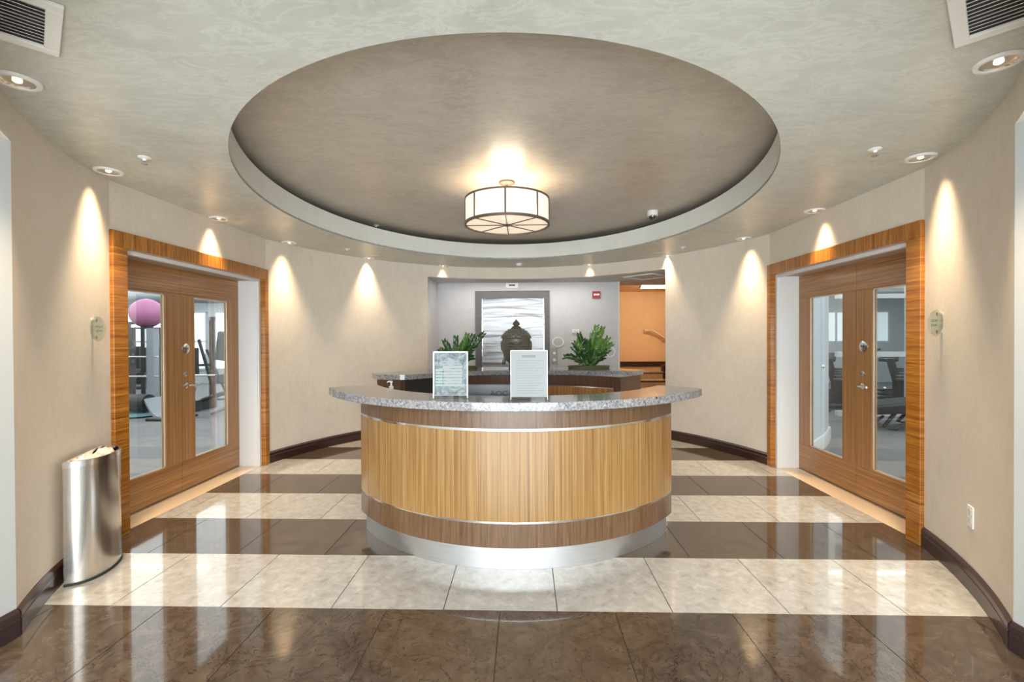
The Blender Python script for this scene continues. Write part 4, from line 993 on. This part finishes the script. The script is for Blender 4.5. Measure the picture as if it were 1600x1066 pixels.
# ------------------------------------------------------------------ cardio room behind the right doors
gr=box('floor_cardio_room',XDR+0.03,12,0.5,15.0,-0.12,-0.002,m_gymfloor); tag(gr,'grey carpeted floor of the cardio room','floor',kind='structure')
cw=box('wall_cardio_room',4.2,12,15.0,15.1,0,2.8,m_gymwall); tag(cw,'pale far walls of the cardio room','wall',kind='structure')
box('side_wall',12,12.1,0.5,15.0,0,2.8,m_gymwall,cw); box('near_wall',3.3,12,0.4,0.5,0,2.8,m_gymwall,cw); box('side_wall',4.2,4.3,8.8,15,0,2.8,m_gymwall,cw)
cc=box('ceiling_cardio_room',3.25,12,0.5,15.0,2.75,2.82,m_gymwall); tag(cc,'white ceiling of the cardio room','ceiling',kind='structure')
pth=[(3.2,5.5),(3.40,5.66),(3.64,5.92),(3.95,6.24),(4.19,6.55),(4.36,6.79)]
bw=sweep('wall_blue',pth,[(0,0),(-0.12,0),(-0.12,2.749),(0,2.749)],m_blue,side=1); tag(bw,'pale blue curved wall seen through the right doors','wall',kind='structure')
bb=sweep('baseboard_blue',pth,[(0.001,0.0),(0.028,0.0),(0.028,0.13),(0.018,0.16),(0.001,0.165)],m_white,side=1); tag(bb,'white baseboard of the pale blue wall','baseboard',kind='structure')
s=thing('door_stop','small chrome bumper on the pale blue wall','door stop',(3.62,5.74,1.08)); lathe('bumper',[(0,0.0),(0.025,0.0),(0.025,0.012),(0.018,0.03),(0,0.033)],m_chrome,s,(3.60,5.735,1.09),20,rot=Matrix(((0.66,0,0.75),(0.75,0,-0.66),(0,1,0))))
# white framed glass partition
PYY=8.6
pt=thing('glass_partition','white framed glass partition across the cardio room','partition',(6.2,PYY,0))
for x in (dirp(1406,PYY),dirp(1340,PYY),8.4,10.0): box('post',x-0.05,x+0.05,PYY-0.05,PYY+0.05,0,2.35,m_white,pt)
for z0,z1 in ((0.0,0.10),(1.08,1.17),(2.14,2.22)):
    box('rail',dirp(1297,PYY),11.9,PYY-0.045,PYY+0.045,z0,z1,m_white,pt)
box('header_panel',dirp(1297,PYY),11.9,PYY-0.04,PYY+0.04,2.351,2.749,m_gymwall,pt)
xs_=[dirp(1297,PYY)+0.07,dirp(1340,PYY),dirp(1406,PYY),8.4,10.0]
for a,b in zip(xs_[:-1],xs_[1:]):
    for z0,z1 in ((0.101,1.079),(1.171,2.139)): box('pane',a+0.051,b-0.051,PYY-0.004,PYY+0.004,z0,z1,glassmat('partition_glass',(0.90,0.93,0.94),0.4),pt)
def bike(lab,x,y,rz):
    t=thing('exercise_bike',lab,'gym machine',(x,y,0),rz,'exercise bikes behind the partition')
    box('base_rail',-0.5,0.5,-0.04,0.04,0.02,0.08,m_frame,t,local=True)
    for u in (-0.48,0.42): box('foot_bar',u,u+0.07,-0.28,0.28,0,0.05,m_frame,t,local=True)
    lathe('flywheel',[(0,-0.05),(0.23,-0.05),(0.25,-0.03),(0.25,0.03),(0.23,0.05),(0,0.05)],m_silver,t,(0.30,0,0.36),28,local=True,rot=Matrix.Rotation(pi/2,3,'X'))
    bevel_obj(box('shroud',-0.15,0.35,-0.09,0.09,0.12,0.62,m_pad,t,local=True),0.04)
    tube('seat_post',[(-0.12,0,0.4),(-0.28,0,0.95)],0.03,m_frame,t,local=True); bevel_obj(box('saddle',-0.42,-0.16,-0.10,0.10,0.95,1.02,m_pad,t,local=True),0.02)
    tube('handle_post',[(0.30,0,0.5),(0.40,0,1.15)],0.035,m_frame,t,local=True); tube('handlebar',[(0.62,-0.22,1.20),(0.42,-0.22,1.17),(0.40,0,1.16),(0.42,0.22,1.17),(0.62,0.22,1.20)],0.018,m_pad,t,local=True)
    bevel_obj(box('console',0.36,0.44,-0.14,0.14,1.18,1.40,m_pad,t,local=True),0.015)
for c_,px in (('left',1303),('right',1396)):
    for k_,o_ in enumerate(('first','second','third','fourth','fifth')):
        y=9.35+0.75*k_; bike('exercise bike in the %s row, %s from the glass partition'%(c_,o_),dirp(px,y),y,0.06)
# treadmill in front of the partition
tx,ty=dirp(1398,7.55),7.55
tm=thing('treadmill','black treadmill with tilted deck in front of the glass partition','treadmill',(tx,ty,0),-0.25)
V=[(-0.62,-0.35,0.22),(0.95,-0.35,0.36),(0.95,0.35,0.36),(-0.62,0.35,0.22),(-0.62,-0.35,0.34),(0.95,-0.35,0.56),(0.95,0.35,0.56),(-0.62,0.35,0.34)]
bevel_obj(mk('deck',V,BF,m_pad,tm,local=True),0.02)
mk('running_belt',[(-0.58,-0.26,0.347),(0.9,-0.26,0.554),(0.9,0.26,0.554),(-0.58,0.26,0.347),(-0.58,-0.26,0.352),(0.9,-0.26,0.559),(0.9,0.26,0.559),(-0.58,0.26,0.352)],BF,m_rubber,tm,local=True)
for x in (-0.35,0.12):
    tube('foot',[(x+0.10,-0.30,0.26),(x-0.06,-0.32,0.04),(x+0.10,-0.33,0.02),(x+0.22,-0.34,0.12)],[0.030,0.030,0.028,0.024],m_frame,tm,10,local=True); tube('foot',[(x+0.10,0.30,0.26),(x-0.06,0.32,0.04),(x+0.10,0.33,0.02),(x+0.22,0.34,0.12)],[0.030,0.030,0.028,0.024],m_frame,tm,10,local=True)
for y in (-0.30,0.30): tube('upright',[(0.80,y,0.5),(0.95,y,1.35)],0.035,m_frame,tm,local=True)
bevel_obj(box('console',0.86,1.00,-0.34,0.34,1.30,1.60,m_pad,tm,local=True),0.02)
w=thing('window_9','added dim glowing window strip in the far wall of the cardio room','window',(8.5,14.98,1.0),kind='structure'); box('pane',5.0,11.5,14.965,14.98,1.3,2.2,emis('cardio_window_glow',(0.80,0.88,0.92),0.45),w)  # added emissive strip, daylight glow for the room's far end
for x in (5.0,6.6,8.2,9.8,11.44): box('frame_bar',x,x+0.06,14.94,14.99,1.25,2.25,m_white,w)
